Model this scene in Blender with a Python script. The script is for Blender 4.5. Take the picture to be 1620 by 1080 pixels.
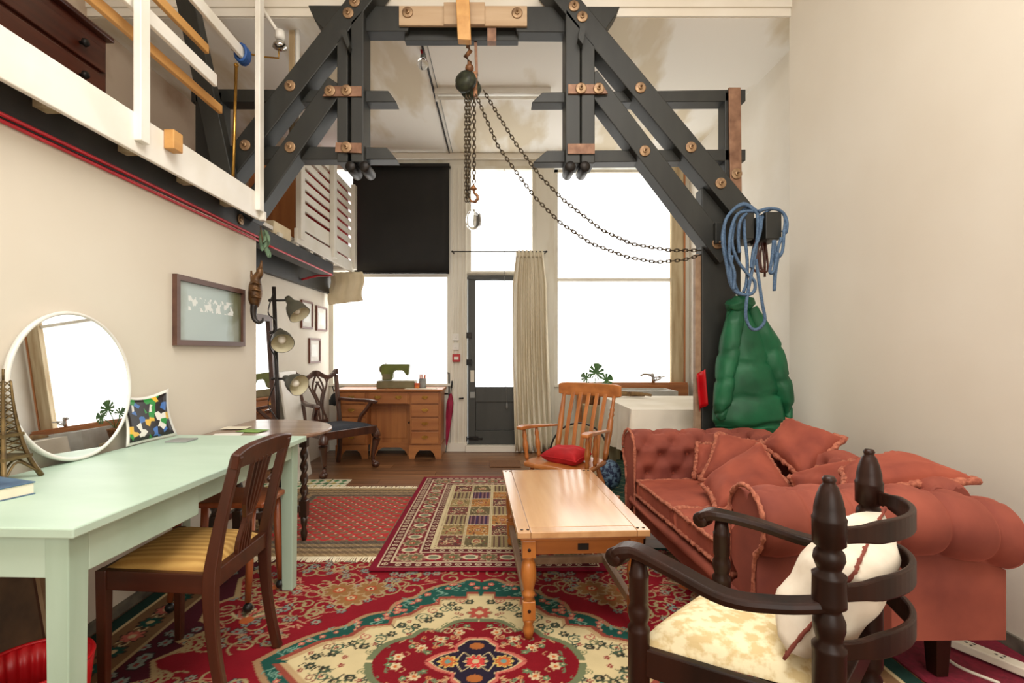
import bpy, bmesh, math, random
import numpy as np
from mathutils import Vector, Matrix
random.seed(7)
for o in list(bpy.data.objects): bpy.data.objects.remove(o)
scene = bpy.context.scene
COL = scene.collection

# ------------------------------------------------------------------ camera
F, VX, VY, H = 810.0, 790.0, 555.0, 1.19      # focal length (px), vanishing point (px), eye height (m)
cam_d = bpy.data.cameras.new('camera'); cam = bpy.data.objects.new('camera', cam_d); COL.objects.link(cam)
cam.location = (0, 0, H); cam.rotation_euler = (math.pi/2, 0, 0)
cam_d.sensor_width = 36; cam_d.lens = F/1620*36
cam_d.shift_x = (810-VX)/1620; cam_d.shift_y = (VY-540)/1620
cam_d.clip_start = 0.02
scene.camera = cam

# ------------------------------------------------------------------ world, lamps, exposure
w = bpy.data.worlds.new('world'); scene.world = w; w.use_nodes = True
w.node_tree.nodes['Background'].inputs[0].default_value = (0.9, 0.95, 1, 1)
w.node_tree.nodes['Background'].inputs[1].default_value = 1.0
BLIND = 2.3          # glow of the daylit window blinds
OVERHEAD_FILL = 165       # power of the unseen fill lamp added over the front half of the room
vs = scene.view_settings
vs.view_transform = 'Standard'; vs.look = 'None'; vs.exposure = 0.0; vs.gamma = 1; vs.use_curve_mapping = False
def area(name, loc, rot, sx, sy, power, col):
    l = bpy.data.lights.new(name, 'AREA'); l.shape = 'RECTANGLE'; l.size = sx; l.size_y = sy; l.energy = power; l.color = col
    o = bpy.data.objects.new(name, l); COL.objects.link(o); o.location = loc; o.rotation_euler = rot
    return o
area('added_overhead_fill', (0.2, 0.6, 4.14), (0, 0, 0), 2.4, 2.4, OVERHEAD_FILL, (1, 0.96, 0.895))  # unseen lamp added overhead for smooth light on the front half
area('added_rear_fill', (0.2, -2.9, 2.0), (math.pi/2, 0, 0), 2.8, 2.4, 88, (1, 0.965, 0.91))  # unseen fill lamp added behind the camera; the wall there has no window

# ------------------------------------------------------------------ helpers
def at(px, py, y):
    s = F/y
    return Vector(((px-VX)/s, y, H-(py-VY)/s))
def onx(px, py, x):
    s = (px-VX)/x
    return Vector((x, F/s, H-(py-VY)/s))
def lin(c):
    return tuple(((v/255)/12.92 if v <= 10 else ((v/255+0.055)/1.055)**2.4) for v in c)

class MB:
    def __init__(s): s.v = []; s.f = []; s.s = []
    def add(s, vs_, fs, smooth=False):
        n = len(s.v); s.v += [tuple(p) for p in vs_]
        s.f += [tuple(i+n for i in f) for f in fs]; s.s += [smooth]*len(fs); return s
    def box(s, x0, x1, y0, y1, z0, z1):
        vs_ = [(x, y, z) for z in (z0, z1) for y in (y0, y1) for x in (x0, x1)]
        return s.add(vs_, [(0,2,3,1),(4,5,7,6),(0,1,5,4),(2,6,7,3),(0,4,6,2),(1,3,7,5)])
    def tbox(s, c, w0, d0, w1, d1, z0, z1):          # tapered upright box
        vs_ = [(c[0]+sx*w0/2, c[1]+sy*d0/2, z0) for sx, sy in ((-1,-1),(1,-1),(1,1),(-1,1))] + \
              [(c[0]+sx*w1/2, c[1]+sy*d1/2, z1) for sx, sy in ((-1,-1),(1,-1),(1,1),(-1,1))]
        return s.add(vs_, [(3,2,1,0),(4,5,6,7),(0,1,5,4),(1,2,6,5),(2,3,7,6),(3,0,4,7)])
    def prism(s, poly, off):
        n = len(poly); off = Vector(off); P = [Vector(p) for p in poly]
        return s.add(P+[p+off for p in P], [tuple(range(n-1,-1,-1)), tuple(range(n, 2*n))]+[(i,(i+1)%n,n+(i+1)%n,n+i) for i in range(n)])
    def sweep(s, path, sec, up=(0,0,1), scale=None, smooth=False, closed=False):
        P = [Vector(p) for p in path]; n = len(P); m = len(sec); up = Vector(up); vs_ = []
        for i, p in enumerate(P):
            if closed: t = P[(i+1)%n]-P[i-1]
            else: t = P[min(i+1,n-1)]-P[max(i-1,0)]
            t.normalize(); a = t.cross(up)
            if a.length < 1e-5: a = t.cross(Vector((1,0,0)))
            a.normalize(); b = a.cross(t); k = scale[i] if scale else 1
            ka, kb = k if isinstance(k, tuple) else (k, k)
            vs_ += [p+a*(q[0]*ka)+b*(q[1]*kb) for q in sec]
        fs = []
        for i in range(n if closed else n-1):
            for j in range(m):
                i2 = (i+1)%n
                fs.append((i*m+j, i*m+(j+1)%m, i2*m+(j+1)%m, i2*m+j))
        if not closed: fs += [tuple(range(m-1,-1,-1)), tuple(range((n-1)*m, n*m))]
        return s.add(vs_, fs, smooth)
    def bar(s, p0, p1, w, d, up=(0,0,1)):
        return s.sweep([p0, p1], [(-w/2,-d/2),(w/2,-d/2),(w/2,d/2),(-w/2,d/2)], up)
    def tube(s, path, r, seg=8, closed=False, up=(0,0.03,1)):
        sec = [(math.cos(2*math.pi*k/seg), math.sin(2*math.pi*k/seg)) for k in range(seg)]
        n = len(path); rr = r if isinstance(r, (list, tuple)) else [r]*n
        return s.sweep(path, sec, up, list(rr), True, closed)
    def lathe(s, prof, c=(0,0,0), seg=14, M=None, sq=None):
        vs_ = []; n = len(prof); c = Vector(c)
        for r, z in prof:
            for k in range(seg):
                a = 2*math.pi*(k+.5)/seg; p = Vector((r*math.cos(a), r*math.sin(a), z))
                vs_.append((M @ p if M else p)+c)
        fs = [(i*seg+k, i*seg+(k+1)%seg, (i+1)*seg+(k+1)%seg, (i+1)*seg+k) for i in range(n-1) for k in range(seg)]
        fs += [tuple(range(seg-1,-1,-1)), tuple(range((n-1)*seg, n*seg))]
        return s.add(vs_, fs, True)
    def disc(s, c, r, t, n=(0,-1,0), seg=16, bev=0.15):
        M = Vector((0,0,1)).rotation_difference(Vector(n)).to_matrix()
        return s.lathe([(r,0),(r,t*(1-bev)),(r*(1-bev),t)], c, seg, M)
    def ball(s, c, r, seg=12, rings=8, M=None):
        rx = r if isinstance(r, (tuple, list)) else (r, r, r)
        prof = []; vs_ = []; c = Vector(c)
        for i in range(rings+1):
            t = math.pi*(i+0.02)/(rings+0.04)
            for k in range(seg):
                a = 2*math.pi*k/seg
                p = Vector((rx[0]*math.sin(t)*math.cos(a), rx[1]*math.sin(t)*math.sin(a), -rx[2]*math.cos(t)))
                vs_.append((M @ p if M else p)+c)
        fs = [(i*seg+k, i*seg+(k+1)%seg, (i+1)*seg+(k+1)%seg, (i+1)*seg+k) for i in range(rings) for k in range(seg)]
        fs += [tuple(range(seg-1,-1,-1)), tuple(range(rings*seg, (rings+1)*seg))]
        return s.add(vs_, fs, True)
    def grid(s, nu, nv, fn, smooth=True, wrapv=False):
        vs_ = [fn(i/(nu-1), j/(nv if wrapv else nv-1)) for i in range(nu) for j in range(nv)]
        fs = [(i*nv+j, (i+1)*nv+j, (i+1)*nv+(j+1)%nv, i*nv+(j+1)%nv) for i in range(nu-1) for j in range(nv if wrapv else nv-1)]
        return s.add(vs_, fs, smooth)

ROOT = {}
def rootmat(o): return ROOT.get(o.name, Matrix())
def tag(o, label=None, cat=None, group=None, kind=None):
    if label: o['label'] = label
    if cat: o['category'] = cat
    if group: o['group'] = group
    if kind: o['kind'] = kind
    return o
def thing(name, label, cat, loc=(0,0,0), rotz=0, group=None, kind=None):
    o = bpy.data.objects.new(name, None); COL.objects.link(o); o.empty_display_size = 0.05
    o.location = loc; o.rotation_euler = (0, 0, rotz)
    ROOT[o.name] = Matrix.Translation(Vector(loc)) @ Matrix.Rotation(rotz, 4, 'Z')
    return tag(o, label, cat, group, kind)
def build(mb, name, mat, parent=None, bevel=0, local=False, label=None, cat=None, group=None, kind=None, thick=0, sub=0, recalc=True):
    V = [Vector(v) for v in mb.v]
    me = bpy.data.meshes.new(name)
    loc = None
    if parent is not None:
        if not local:
            Mi = rootmat(parent).inverted(); V = [Mi @ v for v in V]
    elif not local:
        xs = [v.x for v in V]; ys = [v.y for v in V]; zs = [v.z for v in V]
        loc = Vector(((min(xs)+max(xs))/2, (min(ys)+max(ys))/2, min(zs))); V = [v-loc for v in V]
    me.from_pydata([tuple(v) for v in V], [], mb.f)
    me.polygons.foreach_set('use_smooth', mb.s)
    if recalc:
        b = bmesh.new(); b.from_mesh(me); bmesh.ops.recalc_face_normals(b, faces=b.faces); b.to_mesh(me); b.free()
    o = bpy.data.objects.new(name, me); COL.objects.link(o)
    if mat: me.materials.append(M[mat] if isinstance(mat, str) else mat)
    if parent is not None:
        o.parent = parent; ROOT[o.name] = rootmat(parent)
    elif loc is not None:
        o.location = loc; ROOT[o.name] = Matrix.Translation(loc)
    if thick:
        m = o.modifiers.new('thickness', 'SOLIDIFY'); m.thickness = thick; m.offset = 0
    if sub:
        m = o.modifiers.new('smooth', 'SUBSURF'); m.levels = sub; m.render_levels = sub
    if bevel:
        m = o.modifiers.new('bevel', 'BEVEL'); m.width = bevel; m.segments = 2; m.limit_method = 'ANGLE'; m.angle_limit = 0.6
    return tag(o, label, cat, group, kind)
def put(o, parent, loc, rot=None, name=None):            # a further piece that shares another piece's mesh
    c = o.copy(); COL.objects.link(c); c.parent = parent; c.location = loc
    if rot is not None: c.rotation_euler = rot
    ROOT[c.name] = rootmat(parent); return c

# ------------------------------------------------------------------ procedural materials
M = {}
def mat(name, c1, c2=None, rough=0.6, metal=0.0, scale=8, stretch=(1,1,1), detail=4, lo=0.35, hi=0.65, bump=0.0, bscale=None, sheen=0, coat=0, spec=0.5, emit=0, alpha=1, trans=0, wave=None):
    m = bpy.data.materials.new(name); m.use_nodes = True; nt = m.node_tree; N = nt.nodes; L = nt.links
    b = N['Principled BSDF']; b.inputs['Roughness'].default_value = rough; b.inputs['Metallic'].default_value = metal
    b.inputs['Specular IOR Level'].default_value = spec
    if sheen: b.inputs['Sheen Weight'].default_value = sheen; b.inputs['Sheen Roughness'].default_value = 0.4; b.inputs['Sheen Tint'].default_value = (*lin([min(255, x*1.3+20) for x in c1]), 1)
    if coat: b.inputs['Coat Weight'].default_value = coat; b.inputs['Coat Roughness'].default_value = 0.15
    if trans: b.inputs['Transmission Weight'].default_value = trans
    if alpha < 1: b.inputs['Alpha'].default_value = alpha
    tc = N.new('ShaderNodeTexCoord'); mp = N.new('ShaderNodeMapping'); mp.inputs['Scale'].default_value = stretch
    L.new(tc.outputs['Object'], mp.inputs[0])
    nz = N.new('ShaderNodeTexNoise'); nz.inputs['Scale'].default_value = scale; nz.inputs['Detail'].default_value = detail
    L.new(mp.outputs[0], nz.inputs['Vector'])
    fac = nz.outputs['Fac']
    if wave:
        wv = N.new('ShaderNodeTexWave'); wv.inputs['Scale'].default_value = wave[0]; wv.inputs['Distortion'].default_value = wave[1]; wv.bands_direction = wave[2]
        wv.inputs['Detail'].default_value = 2
        L.new(tc.outputs['Object'], wv.inputs['Vector'])
        mx = N.new('ShaderNodeMix'); mx.inputs[0].default_value = wave[3]; L.new(nz.outputs['Fac'], mx.inputs[2]); L.new(wv.outputs['Fac'], mx.inputs[3]); fac = mx.outputs[0]
    cr = N.new('ShaderNodeValToRGB'); cr.color_ramp.elements[0].position = lo; cr.color_ramp.elements[1].position = hi
    c2 = c2 or [x*0.88 for x in c1]
    cr.color_ramp.elements[0].color = (*lin(c2), 1); cr.color_ramp.elements[1].color = (*lin(c1), 1)
    L.new(fac, cr.inputs[0]); L.new(cr.outputs[0], b.inputs['Base Color'])
    if emit:
        L.new(cr.outputs[0], b.inputs['Emission Color']); b.inputs['Emission Strength'].default_value = emit
    if bump:
        bp = N.new('ShaderNodeBump'); bp.inputs['Strength'].default_value = bump; bp.inputs['Distance'].default_value = 0.01
        if bscale:
            n2 = N.new('ShaderNodeTexNoise'); n2.inputs['Scale'].default_value = bscale; n2.inputs['Detail'].default_value = 3; L.new(mp.outputs[0], n2.inputs['Vector']); L.new(n2.outputs['Fac'], bp.inputs['Height'])
        else: L.new(fac, bp.inputs['Height'])
        L.new(bp.outputs[0], b.inputs['Normal'])
    M[name] = m; return m
def wood(name, c1, c2, axis='X', rough=0.45, coat=0.0, scale=6, bump=0.06, spec=.5):
    st = {'X': (0.08, 1, 1), 'Y': (1, 0.08, 1), 'Z': (1, 1, 0.08)}[axis]
    return mat(name, c1, c2, rough, scale=scale*2.5, stretch=st, detail=6, lo=0.3, hi=0.72, bump=bump, coat=coat, spec=spec)

mat('wall_paint', (224,217,203), (217,208,192), 0.75, scale=1.2, bump=0.05, bscale=9, lo=.3, hi=.7)
mat('rear_paint', (238,233,222), (228,220,204), 0.75, scale=1.5, bump=0.05, bscale=9)
mat('ceiling_paint', (246,243,235), (220,208,184), 0.85, scale=0.9, stretch=(1.7,.55,1), detail=5, lo=.44, hi=.52, bump=0.04, bscale=12)
mat('upper_plaster', (204,186,166), (172,146,122), 0.85, scale=1.3, detail=6, lo=.42, hi=.58)
mat('frame_paint', (230,226,214), (208,198,176), 0.55, scale=5, stretch=(1,1,.25), lo=.25, hi=.55)
mat('bare_timber', (198,182,150), (164,140,104), 0.7, scale=6, stretch=(3,3,.3), bump=.1)
mat('white_gloss', (242,239,231), (230,225,212), 0.35, scale=3, stretch=(1,1,1), lo=.3, hi=.6)
mat('skirting_dust', (122,114,100), (86,80,70), 0.9, scale=12)
wood('floorboard', (142,98,64), (92,58,36), 'X', 0.36, 0.15)
wood('floorboard_b', (130,90,58), (84,54,34), 'X', 0.4, 0.12)
wood('floorboard_c', (154,110,72), (104,68,42), 'X', 0.4, 0.12)
mat('subfloor', (70,48,34), (50,34,24), .8)
mat('blind_glow', (255,255,253), (252,252,250), .9, emit=BLIND)
mat('blind_glow_cool', (250,255,255), (244,252,255), .9, emit=BLIND*.9)
mat('black_fabric', (31,30,29), (23,22,22), 0.75, scale=2)
mat('door_paint', (67,68,64), (54,54,50), 0.45, scale=4, stretch=(1,1,.2), bump=.04)
mat('black_timber', (37,38,34), (27,28,25), 0.5, scale=5, stretch=(2,2,.5), bump=.08, spec=.5)
mat('black_steel', (34,33,33), (52,50,50), 0.5, scale=5, lo=.3, hi=.7, metal=.2)
mat('black_iron', (26,25,25), (40,34,30), 0.45, metal=.5, scale=20)
wood('pale_ply', (198,172,140), (176,146,112), 'X', 0.55)
wood('pine', (216,166,98), (188,134,70), 'Y', 0.5)
mat('copper_plate', (150,114,90), (110,78,60), 0.5, metal=.45, scale=14, lo=.3, hi=.7)
mat('washer_steel', (170,140,106), (124,96,72), 0.42, metal=.55, scale=24)
mat('chain_steel', (104,90,68), (52,44,36), 0.45, metal=.75, scale=60)
mat('hoist_green', (72,78,60), (40,42,36), 0.5, metal=.4, scale=18)
mat('rust_hook', (158,110,72), (96,64,46), 0.5, metal=.5, scale=30)
mat('red_plastic', (196,16,26), (170,10,20), 0.4)
mat('red_cable', (205,38,52), (180,26,40), 0.45)
mat('brass', (206,164,84), (168,124,56), 0.28, metal=.9, scale=10)
mat('chrome', (215,215,215), (190,190,190), 0.12, metal=1.0)
mat('mirror_glass', (245,246,246), (243,244,244), 0.01, metal=1.0)
mat('blue_plastic', (36,84,150), (26,64,124), .5)
wood('dark_mahogany', (92,42,24), (56,22,12), 'Y', 0.35, .3)
wood('walnut', (80,37,19), (48,20,10), 'Z', 0.36, .15)
wood('walnut_flat', (82,39,21), (50,22,11), 'X', 0.36, .15)
wood('carver_wood', (92,50,32), (48,24,16), 'Z', 0.32, .4)
wood('oak_honey', (190,120,62), (152,88,40), 'X', 0.38, .3)
wood('oak_honey_v', (186,116,58), (146,84,38), 'Z', 0.38, .3)
wood('desk_pine', (184,120,66), (150,88,44), 'X', 0.42, .15)
wood('desk_pine_v', (180,116,62), (144,84,42), 'Z', 0.42, .15)
wood('coffee_top', (214,170,122), (188,138,90), 'Y', 0.24, .5)
wood('coffee_band', (206,160,112), (176,126,80), 'Y', 0.26, .5)
wood('coffee_oak', (186,116,52), (140,78,30), 'Z', 0.32, .35)
wood('coffee_rail', (182,112,52), (140,80,34), 'X', 0.32, .35)
wood('grey_rail', (168,140,112), (128,98,72), 'Y', 0.5)
wood('ebony_wood', (48,23,14), (22,11,7), 'Z', 0.38, 0, spec=.28)
wood('gate_oak', (58,36,24), (30,18,12), 'Z', 0.35, .3)
wood('gate_top', (150,122,102), (112,84,66), 'X', 0.3, .4)
wood('stool_wood', (168,92,50), (128,62,30), 'Z', 0.38, .3)
mat('teal_paint', (190,213,196), (174,199,180), 0.42, scale=5, stretch=(.4,1,1), lo=.3, hi=.7, bump=.06, bscale=22)
mat('teal_paint_v', (180,204,186), (164,189,169), 0.45, scale=6, stretch=(2,2,.3), lo=.3, hi=.7, bump=.04)
mat('gold_fabric', (206,164,92), (176,132,66), 0.8, scale=3, wave=(9,1.2,'Y',.55), lo=.25, hi=.75, bump=.15, bscale=90)
mat('navy_fabric', (44,48,58), (34,37,46), .85, scale=60, bump=.1)
mat('cream_damask', (230,216,178), (206,182,132), .75, scale=34, detail=5, lo=.42, hi=.56, bump=.1, bscale=60)
mat('white_linen', (230,220,202), (216,202,182), .85, scale=12, bump=.12, bscale=25)
mat('cloth_white', (226,218,202), (212,202,182), .85, scale=3, bump=.12, bscale=12)
mat('velvet', (162,80,58), (116,48,35), .85, scale=5, sheen=.45, bump=.5, bscale=7, lo=.3, hi=.7)
mat('velvet_arm', (148,74,56), (106,46,36), .85, scale=4, sheen=.45, bump=.4, bscale=6, lo=.3, hi=.7)
mat('fringe', (184,112,86), (138,72,54), .9, scale=70, bump=.6, sheen=.2)
mat('red_velvet', (188,18,26), (150,10,18), .8, sheen=.3, scale=6)
mat('puffer_green', (24,98,62), (16,74,46), .5, scale=5, bump=.35, bscale=7, spec=.4)
mat('puffer_dark', (14,40,28), (10,30,22), .7)
mat('rope_blue', (84,110,138), (58,82,110), .7, scale=90, bump=.3)
mat('curtain_cream', (238,230,210), (222,210,184), .9, scale=4, stretch=(3,3,.3), bump=.08)
mat('cream_cloth', (238,224,194), (224,208,174), .9, scale=5)
mat('lamp_green', (88,86,72), (76,74,62), .5)
mat('lamp_inner', (224,218,190), (212,204,174), .6)
mat('bulb', (250,248,238), (244,240,226), .4)
mat('lamp_black', (40,33,30), (30,24,22), .45)
mat('machine_green', (108,116,44), (90,98,36), .4)
mat('machine_base', (126,116,82), (108,98,66), .5)
mat('card_white', (236,234,228), (228,226,218), .7)
mat('card_green', (138,176,88), (112,150,70), .6)
mat('grey_plastic', (150,152,150), (130,132,130), .5)
mat('leaf_green', (84,128,68), (52,92,48), .45, scale=20)
mat('leaf_sage', (112,136,108), (84,112,88), .7, scale=20)
mat('bronze', (112,78,42), (64,42,24), .42, metal=.35, scale=18)
mat('dark_horn', (38,28,24), (24,18,16), .4)
mat('sink_ceramic', (206,204,198), (190,186,178), .25)
mat('log_wood', (142,112,72), (100,76,48), .8, scale=20)
mat('magenta_cloth', (168,24,70), (136,14,52), .7, scale=10)
mat('glass_clear', (244,246,246), (240,243,243), .03, trans=1.0, spec=.5)
mat('coir', (124,84,52), (98,64,38), .95, scale=90, bump=.5)
mat('crimson_carpet', (126,18,44), (104,12,34), .95, scale=60, bump=.2)
mat('strip_white', (226,218,200), (212,204,186), .45)
mat('tower_brass', (128,106,66), (88,70,42), .4, metal=.5, scale=30)
mat('book_blue', (84,112,140), (54,78,108), .5, scale=9)
mat('paper', (232,224,204), (220,212,190), .8)
mat('orange_card', (222,130,48), (190,60,40), .6, scale=14)
mat('blue_pattern', (120,150,176), (40,50,84), .7, scale=34, lo=.45, hi=.55)
mat('photo_print', (178,190,184), (118,112,80), .3, scale=4, detail=8, lo=.35, hi=.6)
mat('dark_print', (124,98,74), (62,56,50), .3, scale=5, detail=7)
mat('pale_print', (232,234,228), (212,216,208), .35, scale=9)
wood('frame_brown', (104,72,58), (78,50,40), 'Y', .45)
wood('frame_red', (126,74,56), (98,52,38), 'Y', .45)
mat('frame_cream', (176,150,116), (140,112,80), .5)
mat('black_rubber', (20,20,20), (28,28,28), .4)
mat('white_plastic', (232,230,224), (224,220,212), .35)
mat('tile_white', (206,204,198), (184,180,172), .3)

def photo_mat():
    m = mat('group_photo', (150,160,150), (120,120,96), .3, scale=9, detail=6); N = m.node_tree.nodes; L = m.node_tree.links
    tc = [n for n in N if n.type == 'TEX_COORD'][0]; nz = [n for n in N if n.type == 'TEX_NOISE'][0]; b = N['Principled BSDF']
    sx = N.new('ShaderNodeSeparateXYZ'); L.new(tc.outputs['Object'], sx.inputs[0])
    wob = N.new('ShaderNodeMath'); wob.operation = 'MULTIPLY_ADD'; wob.inputs[1].default_value = .10; L.new(nz.outputs['Fac'], wob.inputs[0]); L.new(sx.outputs['Y'], wob.inputs[2])
    cr = N.new('ShaderNodeValToRGB'); e = cr.color_ramp.elements
    mr = N.new('ShaderNodeMapRange'); mr.inputs[1].default_value = -.40; mr.inputs[2].default_value = .45; L.new(wob.outputs[0], mr.inputs[0]); L.new(mr.outputs[0], cr.inputs[0])
    e[0].position = .10; e[0].color = (*lin((112,110,76)),1); e[1].position = .24; e[1].color = (*lin((178,194,192)),1)
    for p_, c_ in ((.72,(170,188,186)),(.82,(120,124,96)),(.95,(92,88,62))): q = e.new(p_); q.color = (*lin(c_),1)
    n2 = N.new('ShaderNodeTexNoise'); n2.inputs['Scale'].default_value = 22; n2.inputs['Detail'].default_value = 8; L.new(tc.outputs['Object'], n2.inputs['Vector'])
    gt = N.new('ShaderNodeMath'); gt.operation = 'GREATER_THAN'; gt.inputs[1].default_value = .52; L.new(n2.outputs['Fac'], gt.inputs[0])
    zb_ = N.new('ShaderNodeMath'); zb_.operation = 'COMPARE'; zb_.inputs[1].default_value = .235; zb_.inputs[2].default_value = .04; L.new(sx.outputs['Z'], zb_.inputs[0])
    yb2 = N.new('ShaderNodeMath'); yb2.operation = 'COMPARE'; yb2.inputs[1].default_value = .0; yb2.inputs[2].default_value = .24; L.new(sx.outputs['Y'], yb2.inputs[0])
    m1 = N.new('ShaderNodeMath'); m1.operation = 'MULTIPLY'; L.new(gt.outputs[0], m1.inputs[0]); L.new(zb_.outputs[0], m1.inputs[1])
    m2 = N.new('ShaderNodeMath'); m2.operation = 'MULTIPLY'; L.new(m1.outputs[0], m2.inputs[0]); L.new(yb2.outputs[0], m2.inputs[1])
    mx = N.new('ShaderNodeMix'); mx.data_type = 'RGBA'; L.new(m2.outputs[0], mx.inputs[0]); L.new(cr.outputs[0], mx.inputs[6]); mx.inputs[7].default_value = (*lin((226,230,226)),1)
    L.new(mx.outputs[2], b.inputs['Base Color'])
photo_mat()
# ================================================================== the setting
YB = 6.12          # back wall
YS = 3.62          # line where the front half of the room steps into the rear half
XL, XR = -1.72, 2.05
XL2, XR2 = -2.03, 2.27
ZC, ZF = 3.54, 4.2
XM = -2.9
ZM = 2.12          # mezzanine floor

fb = MB(); fb.box(-3.0, 2.5, -3.1, YB+.2, -.14, -.022)
floor = build(fb, 'floor', 'subfloor', kind='structure')
protos = []
wd = .152
for k, nm in enumerate(('floorboard', 'floorboard_b', 'floorboard_c')):
    protos.append({})
row = 0; y = -3.0
while y < YB-.01:
    w2 = min(wd, YB-y)
    cut = (-.55, .62, -1.1, 1.15)[row % 4] if row % 4 != 0 else -.62
    for (x0, x1) in ((-2.03, cut-.002), (cut+.002, 2.27)):
        k = (row*7+int(x0*5)) % 3
        b = MB().box(x0, x1, y+.002, y+w2-.002, -.022, 0)
        build(b, 'plank', ('floorboard', 'floorboard_b', 'floorboard_c')[k], floor)
    y += wd; row += 1

def struct(name, mb, m, bevel=0, parent=None):
    return build(mb, name, m, parent, bevel, kind='structure' if parent is None else None)
struct('wall_left', MB().box(-2.2, XL, -3.0, YS, 0, 1.99), 'wall_paint')
struct('wall_left_rear', MB().box(-2.2, XL2, YS, YB, 0, 2.06), 'rear_paint')
struct('wall_right', MB().box(XR, 2.45, -3.0, YS, 0, ZF), 'wall_paint')
struct('wall_right_rear', MB().box(XR2, 2.45, YS, YB, 0, ZC), 'rear_paint')
struct('wall_mezzanine', MB().box(XM-.15, XM, -3.0, YB+.15, ZM, ZF), 'upper_plaster')
struct('wall_front', MB().box(XM-.15, 2.45, -3.15, -3.0, 0, ZF+.1), 'wall_paint')
struct('ceiling', MB().box(XM-.15, 2.45, YS, YB+.15, ZC, ZC+.1), 'ceiling_paint')
struct('wall_downstand', MB().box(XM-.15, 2.45, YS-.02, YS+.06, ZC+.004, ZF), 'rear_paint')
struct('trim_downstand', MB().box(XM, 2.05, YS-.035, YS-.02, ZC+.06, ZC+.11), 'rear_paint')
fc = MB()
fc.box(XM-.15, -1.1, -3.15, YS+.06, ZF, ZF+.1); fc.box(1.5, 2.45, -3.15, YS+.06, ZF, ZF+.1)
fc.box(-1.1, 1.5, -3.15, -.7, ZF, ZF+.1); fc.box(-1.1, 1.5, 1.9, YS+.06, ZF, ZF+.1)
struct('ceiling_front', fc, 'rear_paint')
rl = struct('added_roof_light', MB().box(-1.1, 1.5, -.7, 1.9, ZF+.06, ZF+.08), 'white_plastic')  # unseen roof light, made up to go with the overhead fill lamp
for k in range(5):
    build(MB().box(-1.1+k*.64, -1.06+k*.64, -.7, 1.9, ZF, ZF+.06), 'added_glazing_bar', 'white_gloss', rl)
struct('baseboard_right', MB().box(XR-.012, XR, -2.9, YS, 0, .06), 'skirting_dust')
struct('baseboard_left', MB().box(XL, XL+.012, -2.9, YS, 0, .05), 'skirting_dust')
struct('floor_mezzanine', MB().box(XM, -1.60, -3.0, 3.34, ZM+.001, ZM+.03), 'white_gloss')
struct('floor_mezzanine_rear', MB().box(XM, -1.745, 3.34, YB, ZM+.001, ZM+.03), 'white_gloss')
for y in np.arange(.2, 3.3, .42): struct('trim_joist_end', MB().box(-1.72, -1.60, y, y+.06, 2.088, ZM), 'bare_timber')
struct('trim_bolt', MB().disc(onx(380, 347, -1.714), .036, .010, (1,0,0)).disc(onx(380, 347, -1.706), .014, .012, (1,0,0), 6), 'washer_steel')
struct('trim_1', MB().box(XL-.02, XL-.001, .6, YS, 1.985, 2.0), 'red_cable')
# black steel beam carrying the mezzanine, and the timber plate on the rear wall
struct('trim_2', MB().box(-1.86, -1.715, -3.0, YS+.06, 1.992, ZM-.001), 'black_steel', .006)
struct('trim_3', MB().box(-1.83, -1.715, YS+.06, 5.29, 1.965, 2.085), 'black_steel', .004)
struct('trim_4', MB().box(XL2-.0, XL2+.05, YS+.01, YB, 1.86, 2.06), 'black_timber')
for y in np.arange(4.0, 5.9, .33):
    struct('trim_joist', MB().box(XL2+.05, -1.72, y, y+.07, 2.087, ZM-.001), 'rear_paint')
# back wall around the windows
def zb(py): return H+(VY-py)/132.3
def xb(px): return (px-VX)/132.3
wb = MB()
wb.box(-2.2, -.58, YB, YB+.15, 0, .79); wb.box(-.58, -.385, YB-.03, YB+.15, 0, ZC-.14)
wb.box(.44, .655, YB-.02, YB+.15, 0, ZC-.14); wb.box(.655, 2.45, YB, YB+.15, 0, .77)
wb.box(-2.2, 2.45, YB, YB+.15, ZC-.14, ZC)
wb.box(2.2, 2.45, YB, YB+.15, .77, ZC-.14); wb.box(XM, -2.03, YB, YB+.15, ZM+.03, ZC); wb.box(-2.2,-2.03,YB,YB+.15,.79,ZM+.03)
wb.box(-.385, .44, YB+.0, YB+.15, 2.095, 2.14)
wb.box(-.385, .44, YB-.02, YB+.15, 0, .07)
struct('wall_back', wb, 'frame_paint', .004)
struct('trim_5', MB().box(-2.03, 2.27, YB-.05, YB, ZC-.07, ZC), 'rear_paint', .01)
for k, x in enumerate((-.555, -.50, -.445, -.41)):      # beaded boarding on the pier beside the door
    struct('trim_bead', MB().box(x, x+.018, YB-.042, YB-.03, .05, 3.36), 'frame_paint', .004)
struct('baseboard_back', MB().box(-.65, -.385, YB-.05, YB-.03, 0, .10), 'rear_paint')
def window(name, x0, x1, z0, z1, bars, mats='blind_glow', fr=.045):
    t = struct(name, MB().box(x0, x1, YB-.025, YB+.012, z0-.03, z0), 'frame_paint', .004)
    build(MB().box(x0, x1, YB+.07, YB+.085, z0, z1), 'blind', mats, t)
    f = MB().box(x0, x0+fr, YB+.0, YB+.07, z0, z1)
    f2 = MB().box(x1-fr, x1, YB+.0, YB+.07, z0, z1)
    build(f, 'jamb', 'frame_paint', t); build(f2, 'jamb', 'frame_paint', t)
    build(MB().box(x0, x1, YB+.0, YB+.07, z1-fr*.8, z1), 'head', 'frame_paint', t)
    for zz in bars: build(MB().box(x0+fr, x1-fr, YB+.02, YB+.07, zz-.03, zz+.008), 'transom_bar', 'white_gloss', t)
    return t
window('window_1', -2.03, -.58, .80, 3.40, [2.105])
window('window_2', -.385, .44, 2.14, 3.40, [])
w3 = window('window_3', .655, 2.11, .79, 3.36, [2.055])
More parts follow.
